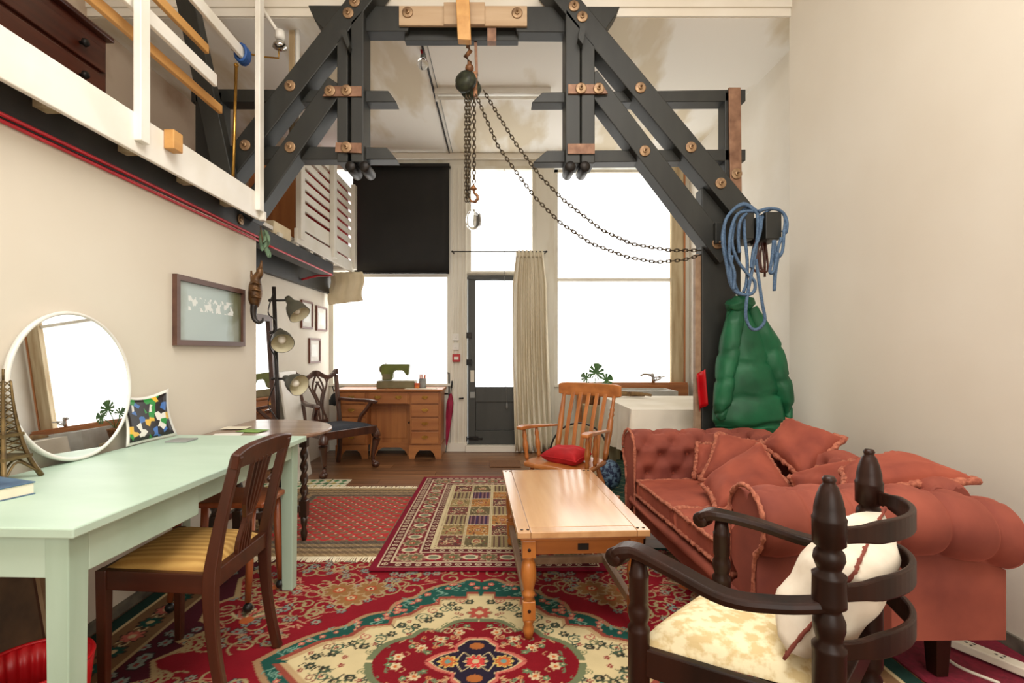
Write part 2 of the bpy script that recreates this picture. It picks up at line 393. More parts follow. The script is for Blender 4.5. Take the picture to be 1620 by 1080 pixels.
build(MB().box(2.05, 2.20, YB-.02, YB+.05, .77, 3.4), 'bare_jamb', 'bare_timber', w3, .005)
build(MB().box(2.195, 2.215, YB-.03, YB+.0, .77, 3.4), 'split_edge', 'desk_pine_v', w3)
# door
d = struct('door_1', MB().box(-.375, -.285, YB+.0, YB+.06, .075, 2.09), 'door_paint', .004)
build(MB().box(.19, .435, YB+.0, YB+.06, .075, 2.09), 'stile', 'door_paint', d, .004)
build(MB().box(-.285, .19, YB+.0, YB+.06, 2.035, 2.09), 'top_rail', 'door_paint', d, .003)
build(MB().box(-.285, .19, YB+.0, YB+.06, .58, .76), 'lock_rail', 'door_paint', d, .003)
build(MB().box(-.285, .19, YB+.0, YB+.06, .075, .24), 'bottom_rail', 'door_paint', d, .003)
build(MB().box(-.285, .19, YB+.025, YB+.05, .24, .58), 'panel', 'door_paint', d, .004)
build(MB().box(-.285, .19, YB+.04, YB+.055, .76, 2.035), 'pane', 'blind_glow_cool', d)
b = MB().tube([(-.41, YB-.02, .145), (-.2, YB-.02, .145)], .009); b.box(-.36, -.25, YB-.016, YB+.0, .12, .17); b.box(-.41, -.38, YB-.04, YB+.0, .115, .175)
build(b, 'bolt', 'black_iron', d)
b = MB().box(-.385, .1, YB-.02, YB+.0, 2.045, 2.075); b.box(-.1,-.02,YB-.04,YB-.02,2.04,2.085)
build(b, 'closer_bar', 'door_paint', d)
build(MB().box(-.345, -.30, YB-.012, YB+.0, .82, .96), 'letter_plate', 'frame_paint', d)
build(MB().box(-.35, -.29, YB-.03, YB+.0, .63, .70), 'lock', 'grey_plastic', d, .004)
for z in (1.34, 1.02): build(MB().box(-.40, -.33, YB-.035, YB+.0, z, z+.07), 'hinge', 'black_iron', d)
struct('trim_6', MB().box(-.40, .44, YB-.10, YB-.021, 0, .075), 'rear_paint', .006)

# ================================================================== fittings on the back wall
t = thing('roller_blind', 'black roller blind pulled down over the upper left window', 'blind', (-1.15, YB-.06, 2.1))
z0, z1 = 2.115, 3.39
build(MB().grid(12, 8, lambda u, v: (-1.735+1.14*u, YB-.05+.006*math.sin(v*9)*math.sin(u*4), z0+(z1-z0)*v)), 'blind_cloth', 'black_fabric', t, thick=.003)
build(MB().tube([(-1.74, YB-.06, z1), (-.59, YB-.06, z1)], .022), 'roller', 'black_fabric', t)
build(MB().tube([(-1.735, YB-.05, z0), (-.595, YB-.05, z0)], .012), 'bottom_bar', 'black_fabric', t)

YK = YB-.12
def curt(u, v):
    z = 2.34*(1-v)+.02*v
    wdt = .155+.04*min(1, v*6)+.025*v
    x = .355+.0*v + (u-.5)*2*wdt + .05*v*v
    amp = .022+.022*v
    y = YK-.02+amp*math.sin(u*44+.8*math.sin(v*4))+.012*math.sin(u*91+v*3)
    return (x, y, z)
t = thing('curtain', 'long cream curtain gathered at the right of the door', 'curtain', (.33, YK, 0))
build(MB().grid(110, 26, curt), 'drape', 'curtain_cream', t, thick=.004)
build(MB().grid(60, 4, lambda u, v: (.195+.315*u, YK-.03+.016*math.sin(u*44), 2.36-.075*v)), 'heading', 'curtain_cream', t, thick=.004)
tag(build(MB().tube([(-.55, YK-.02, 2.35), (.55, YK-.02, 2.35)], .007).ball((-.55,YK-.02,2.35),.012).ball((.55,YK-.02,2.35),.012).bar((-.54,YK-.02,2.35),(-.54,YB-.03,2.35),.012,.012).bar((.54,YK-.02,2.35),(.54,YB-.02,2.35),.012,.012), 'curtain_rod', 'black_iron'), 'thin black curtain rod above the door', 'rod')
t = thing('blind_cord', 'long thin white blind cord hanging before the door pane', 'cord', (.07, YB-.05, .5))
build(MB().tube([(.06, YB-.03, 3.36), (.062, YB-.05, 2.0), (.075, YB-.05, .9), (.09, YB-.05, .55)], .003, 5), 'string', 'grey_plastic', t)
build(MB().lathe([(.004,0),(.011,.02),(.011,.06),(.004,.08)], (.09, YB-.05, .50), 8), 'toggle', 'grey_plastic', t)
t = thing('fire_alarm_point', 'red square fire alarm call point on the pier by the door', 'alarm', (-.51, YB-.075, 1.06))
c = at(722, 566, YB-.05)
build(MB().box(c.x-.046, c.x+.046, YB-.075, YB-.042, c.z-.046, c.z+.046), 'case', 'red_plastic', t, .006)
build(MB().box(c.x-.026, c.x+.026, YB-.078, YB-.074, c.z-.02, c.z+.014), 'window', 'card_white', t)
for py, lb in ((533, 'upper white switch plate on the pier by the door'), (548, 'lower white switch plate just above the red alarm')):
    c = at(721, py, YB-.05)
    t = thing('light_switch', lb, 'switch', (c.x, YB-.05, c.z), group='switch plates by the door')
    build(MB().box(c.x-.04, c.x+.04, YB-.055, YB-.042, c.z-.04, c.z+.04), 'plate', 'white_plastic', t, .004)
    build(MB().box(c.x-.012, c.x+.012, YB-.062, YB-.055, c.z-.016, c.z+.016), 'rocker', 'white_plastic', t, .003)
c = at(727, 630, YB-.05)
tag(build(MB().tube([(c.x, YB-.03, c.z), (c.x, YB-.07, c.z), (c.x+.05, YB-.07, c.z+.004)], .009), 'key_hook', 'black_iron'), 'small black iron hook on the pier beside the door', 'hook')
b = MB()
b.tube([(-.62, YB-.012, .93), (-.60, YB-.012, .93), (-.60, YB-.012, .30)], .008); b.tube([(-.66, YB-.012, .68), (-.61, YB-.012, .68)], .008)
tag(build(b, 'wall_pipe', 'black_iron'), 'thin dark pipe on the wall right of the desk', 'pipe')

# ================================================================== ceiling fittings
yb_ = F/176
t = thing('tube_light', 'white fluorescent tube light fitting on the ceiling', 'light', (-.05, yb_, 3.45))
build(MB().box(-.58, .46, yb_-.04, yb_+.04, 3.49, 3.54), 'housing', 'white_gloss', t, .005)
build(MB().tube([(-.56, yb_, 3.462), (.44, yb_, 3.462)], .015, 10), 'tube', 'bulb', t)
for x in (-.575, .435): build(MB().box(x, x+.022, yb_-.018, yb_+.018, 3.44, 3.50), 'lamp_holder', 'white_plastic', t)
struct('trim_7', MB().box(-.60, -.585, 3.7, YB-.06, ZC-.012, ZC), 'black_steel')
struct('trim_8', MB().box(-.555, -.55, 3.7, YB-.06, ZC-.008, ZC), 'grey_plastic')
p = at(669, 101, 4.0)
t = thing('hanging_bulb', 'clear round glass bulb hanging from a red flex', 'bulb', (p.x, p.y, p.z))
build(MB().ball((p.x, p.y, p.z), .045, 14, 10), 'globe', 'glass_clear', t)
build(MB().tube([(p.x, p.y, p.z+.05), (p.x-.015, p.y, p.z+.12), (p.x-.02, p.y, 3.54)], .009), 'flex', 'red_cable', t)
build(MB().lathe([(.02,0),(.02,.03),(.012,.04)], (p.x, p.y, p.z+.035), 10), 'cap', 'grey_plastic', t)

# ================================================================== mezzanine railings (front part)
xr = -1.575
t = thing('mezzanine_railing', 'white painted railing with fascia board above the left wall', 'railing', (xr, 2.0, ZM))
build(MB().box(xr-.022, xr, -1.0, 3.36, 2.052, 2.222), 'fascia', 'white_gloss', t, .004)
build(MB().box(xr-.012, xr+.028, 3.362, 3.40, 2.05, 2.11), 'fascia_end', 'white_gloss', t, .003)
for y in (F/362, 3.335, 1.15): build(MB().box(xr-.005, xr+.03, y-.03, y+.03, 2.10, ZF-.01), 'post', 'white_gloss', t, .004)
for z, y1 in ((2.72, 2.90), (3.05, 3.265)): build(MB().box(xr-.045, xr-.023, -1.0, y1, z-.035, z+.035), 'rail', 'white_gloss', t, .004)
for z, y1 in ((2.635, 3.08), (2.914, 2.94)): build(MB().box(xr-.115, xr-.09, -1.0, y1, z-.02, z+.03), 'pine_rail', 'pine', t, .004)
for y in (.0,): build(MB().box(xr-.09, xr-.046, y, y+.05, ZM+.03, 3.4), 'rail_post', 'white_gloss', t, .003)
p = onx(266, 224, xr)
tag(build(MB().box(xr+.001, xr+.05, p.y-.035, p.y+.035, p.z-.045, p.z+.045), 'pine_block', 'pine', None, .004), 'small pine block screwed to the white fascia board', 'block')
pa, pb = onx(378, 98, -1.76), onx(371, 290, -1.76)
tag(build(MB().tube([(-1.71, 3.28, 2.152), (-1.685, 3.28, 3.02)], .010, 8).ball((-1.685, 3.28, 3.02), .015), 'brass_pole', 'brass'), 'thin brass pole standing inside the mezzanine railing', 'pole')
b = MB()
for k in range(4): b.tube([(-1.612+.035*math.cos(a), 3.19+.016*k, 3.05+.052*math.sin(a)) for a in np.linspace(0, 2*math.pi, 14)[:-1]], .010, 6, True, up=(0,1,0))
tag(build(b, 'blue_cord_wrap', 'blue_plastic'), 'blue cord wrapped round the end of a white rail', 'cord')
poly = [at(273,-20,3.30), at(302,-20,3.30), at(369,288,3.30), at(340,288,3.30)]
tag(build(MB().prism(poly, (0,.08,0)), 'timber_prop', 'black_timber', None, .004), 'black painted timber prop leaning inside the mezzanine railing', 'timber')
# red cable clipped along the beam
b = MB(); b.tube([(XL+.012, y, 2.0-.004*math.sin(y*2.1)) for y in np.arange(.3, 3.66, .12)], .008, 6)
b.tube([(XL+.012, y, 1.975-.004*math.sin(y*2.1+1)) for y in np.arange(.3, 3.66, .12)], .007, 6)
tag(build(b, 'red_cable', 'red_cable'), 'red electric cable clipped along the black mezzanine beam', 'cable')
b = MB(); b.tube([(-1.705, y, 1.968) for y in np.arange(3.72, 5.25, .15)], .008, 6); b.tube([(-1.72, 5.25, 1.965), (-1.85, 5.2, 1.955), (-1.97, 5.1, 1.90)], .012, 6)
tag(build(b, 'red_conduit', 'red_cable'), 'red conduit run under the rear end of the beam', 'conduit')
# chest of drawers on the mezzanine
cx0, cx1, cy0, cy1, cz0, cz1 = XM+.01, -2.40, 1.9, F/257, ZM+.03, 3.12
t = thing('chest_of_drawers', 'dark mahogany chest of drawers up on the mezzanine', 'chest', ((cx0+cx1)/2, (cy0+cy1)/2, cz0))
build(MB().box(cx0, cx1-.02, cy0, cy1, cz0, cz1-.03), 'body', 'dark_mahogany', t, .004)
build(MB().box(cx0, cx1+.02, cy0-.02, cy1+.02, cz1-.03, cz1), 'top', 'dark_mahogany', t, .008)
zz = cz0+.06
for hh in (.25, .22, .2, .17):
    dr = build(MB().box(cx1-.02, cx1, cy0+.03, cy1-.03, zz, zz+hh-.025), 'drawer', 'dark_mahogany', t, .005)
    for yy in (cy0+.25, cy1-.22): build(MB().lathe([(.010,0),(.010,.015),(.024,.025),(.020,.042),(.004,.046)], (cx1, yy, zz+hh/2-.01), 10, Matrix.Rotation(math.pi/2,3,'Y')), 'knob', 'black_iron', dr)
    zz += hh
# spot lamp by the top of the post
p0, p1, p2 = at(418, 18, 3.55), at(443, 56, 3.55), at(441, 92, 3.55)
t = thing('spot_lamp', 'white armed spot lamp under the ceiling beside the mezzanine', 'lamp', tuple(p0))
build(MB().tube([p0+Vector((-.05,0,.12)), p0, p1], .012), 'arm', 'white_gloss', t)
build(MB().lathe([(.03,0),(.034,-.05),(.02,-.06)], p1+Vector((.0,0,.03)), 12), 'holder', 'white_gloss', t)
build(MB().lathe([(.02,0),(.045,-.03),(.05,-.05),(.02,-.065)], p1+Vector((.0,0,-.035)), 12), 'shade', 'chrome', t)
build(MB().tube([p2+Vector((.0,0,.05)), p2, p2+Vector((-.12,0,.01)), p2+Vector((-.3,-.05,.03))], .006, 6), 'brass_bracket', 'brass', t)
build(MB().box(at(457,40,3.75).x, at(466,40,3.75).x, 3.75, 3.79, 2.65, 3.54), 'pipe_cover', 'bare_timber', None, kind='structure').name = 'trim_9'
build(MB().tube([at(471,36,3.76), at(471,36,3.76)-Vector((0,0,.9))], .018, 8), 'trim_10', 'white_gloss', None, kind='structure')

# ================================================================== slatted balustrade at the rear
xs_ = -1.70; ya, ybb = F/184, 5.98
t = thing('slatted_balustrade', 'white slatted balustrade on the rear mezzanine beside the black blind', 'balustrade', (xs_, 5.2, ZM))
build(MB().box(xs_-.025, xs_, ya-.1, ybb+.03, 2.10, 2.225), 'fascia', 'white_gloss', t, .004)
for y in (ya-.03, F/154.5, ybb): build(MB().box(xs_-.02, xs_+.028, y-.05, y+.04, 2.14, 3.12), 'post', 'white_gloss', t, .004)
zz = 2.255
for k in range(8):
    hh = .14 if k == 0 else .064
    build(MB().box(xs_-.04, xs_-.021, ya, ybb, zz, zz+hh), 'slat', 'white_gloss', t, .003); zz += hh+.034
b = MB().box(-2.0, -1.74, 3.95, 4.28, 2.10, 2.20)
tag(build(b, 'step_block', 'cream_cloth', None, .006), 'pale boxed step at the near end of the slatted balustrade', 'step')
b = MB().box(-2.2, -1.78, 4.55, 4.75, ZM+.03, 2.9); b.box(-2.22, -1.775, 4.53, 4.56, ZM+.03, 2.93)
tag(build(b, 'pine_cupboard', 'desk_pine_v', None, .005), 'pine cupboard standing behind the slatted balustrade', 'cupboard')
tag(build(MB().box(-2.3, -1.745, 5.45, 5.93, ZM+.031, 3.1), 'suitcase', 'red_plastic', None, .01), 'red upright suitcase glimpsed behind the slatted balustrade', 'suitcase')
b = MB().grid(18, 12, lambda u, v: (-1.98+.40*u*(1+.05*v)+.02*math.sin(v*6), 5.96-.05*u+.02*math.sin(u*17)*v+.01*math.sin(u*31), 2.105-.38*v*(1-.12*u)))
tag(build(b, 'dust_cloth', 'cream_cloth', None, thick=.004), 'cream cloth hanging below the corner of the rear mezzanine', 'cloth')
# ================================================================== black timber hoist frame
Y0, Y1, Y2 = 3.41, 3.48, 3.595
t = FRAME = thing('timber_hoist_frame', 'large black painted timber hoist frame spanning the room', 'frame', (1.5, 3.5, 0))
def px_prism(poly, ya, yb_): return MB().prism([at(px, py, ya) for px, py in poly], (0, yb_-ya, 0))
build(px_prism([(487,8),(981,10),(974,24),(955,51),(817,50),(815,42),(647,41),(645,49),(515,49),(498,32)], Y1, Y2), 'top_beam', 'black_timber', t, .006)
build(px_prism([(640,40),(820,40),(820,64),(640,64)], Y1+.05, Y2), 'inner_beam', 'black_timber', t, .004)
pl = build(px_prism([(631,9),(834,9),(834,41),(631,40)], Y1-.022, Y1), 'timber_plate', 'pale_ply', t, .003)
build(px_prism([(702,3),(767,3),(767,38),(702,38)], Y1-.045, Y1-.022), 'packing_piece', 'pale_ply', t, .003)
build(px_prism([(720,-30),(741,-30),(745,63),(724,62)], Y0-.06, Y0-.0), 'timber_wedge', 'pine', t, .004)
build(px_prism([(771,44),(785,44),(785,65),(771,65)], Y1-.004, Y1+.05), 'steel_bracket', 'copper_plate', t)
def diag(p0, p1, hw, ya, yb_, nm='brace'):
    d_ = Vector((p1[0]-p0[0], p1[1]-p0[1])); d_.normalize(); n = Vector((-d_.y, d_.x))*hw
    poly = [(p0[0]+n.x, p0[1]+n.y), (p1[0]+n.x, p1[1]+n.y), (p1[0]-n.x, p1[1]-n.y), (p0[0]-n.x, p0[1]-n.y)]
    return build(px_prism(poly, ya, yb_), nm, 'black_timber', t, .006)
diag((598,-39), (305,336), 17, Y0, Y2-.03)
diag((532,130), (385,341), 16, Y0+.01, Y2-.03)
diag((866,-39), (1176,333), 17, Y0, Y2-.03)
diag((932,120), (1152,407), 16, Y0+.01, Y2-.03)
for poly in ([(302,140),(614,143),(627,161),(302,161)], [(360,230),(612,233),(628,252),(360,252)],
             [(1180,141),(858,146),(841,162),(1180,160)], [(1180,236),(865,238),(843,257),(1180,254)]):
    build(px_prism(poly, Y1, Y2), 'cross_beam', 'black_timber', t, .005)
for poly in ([(533,66),(550,46),(550,256),(533,256)], [(555,34),(575,14),(575,256),(555,256)],
             [(895,12),(918,42),(918,258),(895,258)], [(920,48),(941,72),(941,258),(920,258)]):
    build(px_prism(poly, Y0, Y2+.005), 'hanging_post', 'black_timber', t, .005)
for px in (555, 577, 902, 925):
    p = at(px, 264, Y0)
    build(MB().lathe([(.030,0),(.036,.01),(.036,.18),(.03,.19)], (p.x, Y0-.02, p.z+.0), 14, Matrix.Rotation(-math.pi/2, 3, 'X')), 'pipe_end', 'black_iron', t)
xa, xb_ = (1115-VX)/236, (1178-VX)/236
build(MB().box(xa, xb_, Y1+.001, Y2, 0, 2.30), 'post', 'black_timber', t, .006)
build(MB().box((1152-VX)/236, xb_, Y1, Y2, 2.30, 2.95), 'upper_post', 'black_timber', t, .005)
build(MB().box((302-VX)/236, (345-VX)/236, Y1+.0, Y2, ZM+.03, 2.95), 'upper_post', 'black_timber', t, .005)
build(MB().box(xa-.038, xa, Y1+.02, Y1+.06, .3, 1.85), 'batten', 'grey_rail', t)
build(px_prism([(1153,138),(1172,138),(1174,322),(1156,322)], Y1-.02, Y1-.001), 'copper_strap', 'copper_plate', t, .002)
for poly in ([(522,136),(572,136),(572,152),(510,152)], [(531,225),(572,226),(572,242),(530,240)], [(899,133),(953,133),(962,148),(899,148)], [(898,227),(941,227),(941,243),(898,243)]):
    build(px_prism(poly, Y0-.012, Y0), 'copper_plate', 'copper_plate', t, .001)
for poly in ([(538,48),(548,46),(553,70),(550,76)], [(918,40),(928,40),(922,70),(915,60)]):
    build(px_prism(poly, Y0-.06, Y0), 'cleat', 'black_timber', t)
# cross arm and pegs for hanging things
build(MB().box(xa+.05, 1.80, Y1-.10, Y1, 1.90, 2.04), 'peg_arm', 'black_timber', t, .005)
build(MB().box(1.47, 1.585, 3.18, Y1-.10, 1.885, 2.055), 'peg', 'black_timber', t, .006)
build(MB().box(1.655, 1.755, 3.18, Y1-.10, 1.885, 2.055), 'peg', 'black_timber', t, .006)
# bolt heads on washers
wm = MB(); wm.disc((0,0,0), .037, .008); wm.disc((0,-.006,0), .015, .012, seg=6); wm.lathe([(.007,0),(.007,.03)], (0,-.016,0), 8, Matrix.Rotation(math.pi/2,3,'X'))
first = None
for px, py, y in ((551,21,Y0),(561,3,Y0),(459,136,Y0),(388,230,Y0),(459,233,Y0+.01),(908,10,Y0),(921,27,Y0),(1013,139,Y0),(1093,233,Y0),(1140,290,Y0),(1020,239,Y0+.01),(1135,385,Y0+.01),
                  (645,20,Y1-.022),(818,21,Y1-.022),(522,144,Y0-.012),(548,143,Y0-.012),(548,233,Y0-.012),(919,140,Y0-.012),(947,140,Y0-.012),(1165,275,Y1-.02)):
    p = rootmat(t).inverted() @ at(px, py, y); p.y = y-3.5
    if first is None: first = build(wm, 'washer', 'washer_steel', t, local=True); first.location = p
    else: put(first, t, p)

# ================================================================== chain hoist
def chain(path, pitch, wd_, r, mb, seg=8, cs=5):
    P = [Vector(p) for p in path]; D = [0]
    for a, b in zip(P, P[1:]): D.append(D[-1]+(b-a).length)
    n = max(2, int(D[-1]/pitch)); pts = []
    for i in range(n+1):
        d_ = D[-1]*i/n; j = max(k for k in range(len(D)) if D[k] <= d_+1e-9); j = min(j, len(P)-2)
        pts.append(P[j].lerp(P[j+1], (d_-D[j])/max(1e-9, D[j+1]-D[j])))
    for i in range(n):
        a, b = pts[i], pts[i+1]; tdir = (b-a).normalized(); c = (a+b)/2
        s1 = tdir.cross(Vector((0.2,1,0.1))).normalized(); s2 = tdir.cross(s1)
        side = s1 if i % 2 else s2
        L_ = pitch*.5+r*1.6
        loop = [c+tdir*(L_*math.copysign(abs(math.cos(q))**.7, math.cos(q)))+side*(wd_*math.sin(q)) for q in np.linspace(0, 2*math.pi, seg+1)[:-1]]
        mb.tube(loop, r, cs, True, up=tdir.cross(side))
    return mb
YH = 3.52
t = thing('chain_hoist', 'old iron chain hoist with hook and looping hand chain', 'hoist', tuple(at(746,130,YH)))
c = at(738, 131, YH)
ax = Vector((-.42, -.86, .25)).normalized(); Mx = Vector((0,0,1)).rotation_difference(ax).to_matrix()
build(MB().lathe([(.05,-.02),(.075,-.01),(.078,.02),(.062,.035),(.06,.05),(.03,.056)], c, 18, Mx), 'wheel_cover', 'hoist_green', t)
build(MB().lathe([(.055,-.10),(.07,-.09),(.072,-.05),(.05,-.04),(.05,-.02)], c, 16, Mx), 'chain_wheel', 'hoist_green', t)
b = MB().bar(c+Vector((.06,.02,.08)), c+Vector((.06,.03,-.09)), .03, .05); b.bar(c+Vector((.0,.02,.07)), c+Vector((.07,.03,.05)), .03, .04)
build(b, 'cheek_plate', 'rust_hook', t, .005)
b = MB(); top = at(740, 62, YH)
b.tube([top, top-Vector((0,0,.05))], .012); b.tube([top+Vector((.0,0,-.05)), top+Vector((.018,0,-.08)), top+Vector((-.014,0,-.12)), top+Vector((.012,0,-.16)), top+Vector((.012,0,-.2))], .016)
b.ball(top+Vector((.012,0,-.2)), .03)
build(b, 'suspension_hook', 'rust_hook', t)
b = MB(); b.bar(at(752,50,YH+.04), at(754,118,YH+.04), .028, .02); build(b, 'hanger_bar', 'copper_plate', t)
b = MB(); chain([at(738,150,YH), at(737,240,YH), at(738,318,YH)], .026, .012, .0042, b); chain([at(743,150,YH+.01), at(742,240,YH+.01), at(741,318,YH+.01)], .026, .012, .0042, b)
build(b, 'load_chain', 'chain_steel', t, kind='stuff', recalc=False)
b = MB(); chain([at(750,155,YH), at(750,230,YH), at(750,290,YH)], .028, .011, .0038, b)
build(b, 'hook_chain', 'chain_steel', t, kind='stuff', recalc=False)
hk = at(749, 292, YH)
b = MB().lathe([(.006,.0),(.012,-.01),(.026,-.028),(.024,-.034),(.012,-.036)], hk, 10)
pts = [hk+Vector((.0,0,-.036)), hk+Vector((.004,0,-.055)), hk+Vector((.026,0,-.075)), hk+Vector((.03,0,-.098)), hk+Vector((.012,0,-.118)), hk+Vector((-.016,0,-.114)), hk+Vector((-.028,0,-.092))]
b.tube(pts, [.009,.009,.011,.012,.012,.009,.004], 8, up=(0,1,0))
build(b, 'hook', 'rust_hook', t)
for pts in ([(753,150),(787,230),(818,274),(848,314),(886,352),(935,385),(992,406.5),(1038,414.7),(1082,411),(1108,403)],
            [(765,143),(790,185),(818,230),(856,280),(892,317),(951,363),(1000,386),(1060,396),(1108,396)]):
    b = MB(); n = len(pts)
    chain([at(px, py, YH-.02-.08*(i/(n-1))) for i, (px, py) in enumerate(pts)], .028, .0095, .0036, b, 8, 4)
    build(b, 'hand_chain', 'chain_steel', t, kind='stuff', recalc=False)
c = at(749, 348, YH)
t = thing('glass_ornament', 'clear glass disc ornament hanging below the iron hook', 'ornament', tuple(c-Vector((0,0,.075))))
build(MB().ball(c, (.056, .016, .075), 20, 12), 'disc', 'glass_clear', t)
b = MB()
for k in (-.02, .0): b.tube([c+Vector((k+.012*math.cos(a)*2, -.019, .055*math.sin(a))) for a in np.linspace(1.8, 4.5, 8)], .0016, 5)
b.tube([c+Vector((0,-.019,-.04)), c+Vector((.004,-.019,.04))], .002, 5)
build(b, 'etched_line', 'grey_plastic', t)
build(MB().tube([c+Vector((0,0,.07)), at(739,316,YH)], .001, 4), 'thread', 'grey_plastic', t)

# ================================================================== blue rope coil on the pegs
def spl(pts, n=6):
    P = [Vector(p) for p in pts]; out = []
    for i in range(len(P)-1):
        p0, p1, p2, p3 = P[max(i-1,0)], P[i], P[i+1], P[min(i+2,len(P)-1)]
        for k in range(n):
            u = k/n; out.append(.5*((2*p1)+(-p0+p2)*u+(2*p0-5*p1+4*p2-p3)*u*u+(-p0+3*p1-3*p2+p3)*u**3))
    out.append(P[-1]); return out
b = MB()
loops = [[(1200,340),(1180,324),(1160,332),(1146,356),(1148,400),(1160,440),(1168,462),(1182,466)],
         [(1200,336),(1176,322),(1152,342),(1143,376),(1150,420),(1156,450),(1166,463)],
         [(1202,338),(1184,328),(1166,344),(1158,380),(1166,410),(1182,432),(1194,446),(1192,462),(1178,466),(1162,460),(1156,440),(1158,404)],
         [(1192,334),(1168,338),(1156,366),(1154,404),(1162,432),(1160,458)],
         [(1200,338),(1186,332),(1178,340),(1178,372),(1182,410),(1181,446),(1176,462)],
         [(1186,334),(1172,348),(1168,374),(1170,400)],
         [(1198,338),(1199,362),(1195,400),(1189,432),(1182,470),(1180,500),(1188,519),(1200,520),(1210,506),(1206,480),(1200,440),(1196,410)],
         [(1202,342),(1204,356),(1200,376),(1192,398),(1188,424)],
         [(1204,354),(1208,340),(1222,330),(1238,336),(1245,352),(1243,368),(1238,364)],
         [(1200,334),(1216,330),(1232,332),(1242,344),(1240,372),(1238,396),(1232,406),(1230,396),(1236,376)],
         [(1226,380),(1226,420),(1225,460),(1227,430),(1232,400)], [(1224,380),(1221,410),(1218,430),(1224,428),(1230,400)]]
for i, L_ in enumerate(loops):
    b.tube(spl([at(px, py, 3.155-.012*(i % 4) if py > 345 else 3.18+.02*(i % 3)) for px, py in L_]), .0105, 6, up=(0,1,.05))
tag(build(b, 'rope_coil', 'rope_blue', recalc=False), 'coil of blue rope slung over the black timber pegs', 'rope')
b = MB()
for px in (1204, 1209, 1196): b.tube(spl([at(px,378,3.3), at(px-6,400,3.3), at(px-4,425,3.3), at(px+5,428,3.3), at(px+4,400,3.3), at(px+1,378,3.3)]), .007, 6)
b.tube([at(1210,383,3.3), at(1210,438,3.3)], .008, 6)
tag(build(b, 'cord_bundle', 'dark_mahogany', recalc=False), 'small dark bundle of cords hanging behind the blue rope', 'cord')

from mathutils import noise as mnoise
# ================================================================== green puffer jacket
YJ = 3.345
t = thing('puffer_jacket', 'green quilted puffer jacket hanging on the black post', 'jacket', (1.6, YJ, .70))
def sect(rows, ny, mbx, quilt):
    # rows: (px_left, px_right, py, half depth); soft tube of stacked sections with quilted bulges
    R_ = np.array(rows, float); n = 60
    def fn(u, v):
        q = u*(len(R_)-1); i = min(int(q), len(R_)-2); k = q-i; k = k*k*(3-2*k) if False else k
        r = R_[i]*(1-k)+R_[i+1]*k
        pl_, pr_ = at(r[0], r[2], YJ), at(r[1], r[2], YJ)
        c_ = (pl_+pr_)/2; hw = (pr_-pl_).length/2; a = 2*math.pi*v
        m = min(abs(r[2]+6*math.cos(a)-zq) for zq in quilt)
        puff = 1-.15*math.exp(-(m/2.4)**2)+.02*math.sin(min(1,m/18)*1.57)
        wob = 1+.025*math.sin(a*2+u*7)+.02*math.sin(a*3-u*12)
        q_ = c_+Vector((hw*math.cos(a)*puff*wob, r[3]*math.sin(a)*puff*wob, .006*math.sin(a*4+u*7)))
        nv_ = mnoise.noise_vector(q_*7)*.014+mnoise.noise_vector(Vector((q_.x*26,q_.y*26,q_.z*9)))*.006
        ramp = min(1, u*8, (1-u)*8+.3)
        return q_+Vector((nv_.x*.6, nv_.y, nv_.z))*ramp
    mbx.grid(n, 40, fn, True, True)
    mbx.f.append(tuple(range(len(mbx.v)-40, len(mbx.v)))); mbx.s.append(True)
    return mbx
build(sect([(1160,1176,474,.03),(1152,1186,490,.06),(1149,1200,515,.085),(1146,1212,545,.10),(1142,1222,580,.105),(1137,1230,615,.105),(1130,1240,645,.108),(1128,1244,664,.105),(1132,1240,672,.09),(1129,1243,677,.098),(1132,1240,684,.085)], 0, MB(), [575,627,672]), 'body', 'puffer_green', t)
build(sect([(1156,1172,486,.045),(1144,1170,510,.07),(1138,1166,540,.075),(1132,1164,575,.07),(1127,1158,610,.065),(1125,1152,638,.06),(1127,1148,652,.045),(1130,1146,662,.038)], 0, MB(), [554,598,650]), 'sleeve', 'puffer_green', t).location.y = -.035
build(sect([(1176,1196,486,.045),(1182,1212,510,.07),(1188,1228,540,.075),(1200,1240,575,.07),(1213,1248,605,.065),(1224,1252,634,.06),(1234,1251,648,.045),(1238,1249,660,.038)], 0, MB(), [556,602,648]), 'sleeve', 'puffer_green', t).location.y = -.02
build(sect([(1150,1176,492,.06),(1146,1190,482,.075),(1152,1188,474,.06),(1160,1176,470,.03)], 0, MB(), [400]), 'hood', 'puffer_green', t).location.y = -.03
build(sect([(1180,1236,670,.06),(1178,1238,684,.06)], 0, MB(), [400]), 'lining', 'puffer_dark', t).location.y = -.0
build(MB().tube([at(1165,466,YJ+.05), at(1165,476,YJ+.02)], .006, 6), 'hanging_loop', 'card_white', t)
# ================================================================== mint table on the left
rz = -.0404; ctr = Vector((-1.345, 1.934, 0)); Lh, Wh = .68, .34
t = thing('mint_table', 'long mint green painted wooden table against the left wall', 'table', ctr, rz)
def lb(*a): return MB().box(*a)
tt = build(lb(-Wh, Wh, -Lh, Lh, .724, .75), 'tabletop', 'teal_paint', t, .004, local=True)
for sx, sy in ((1,-1),(1,1),(-1,-1),(-1,1)):
    build(MB().tbox((sx*(Wh-.065), sy*(Lh-.055)), .052, .052, .062, .062, 0, .723), 'leg', 'teal_paint_v', t, .003, local=True)
build(lb(-Wh+.09, Wh-.09, -Lh+.03, -Lh+.05, .615, .723), 'apron', 'teal_paint', t, .002, local=True)
build(lb(-Wh+.09, Wh-.09, Lh-.05, Lh-.03, .615, .723), 'apron', 'teal_paint', t, .002, local=True)
build(lb(Wh-.055, Wh-.035, -Lh+.085, -.14, .612, .723), 'drawer_front', 'teal_paint', t, .003, local=True)
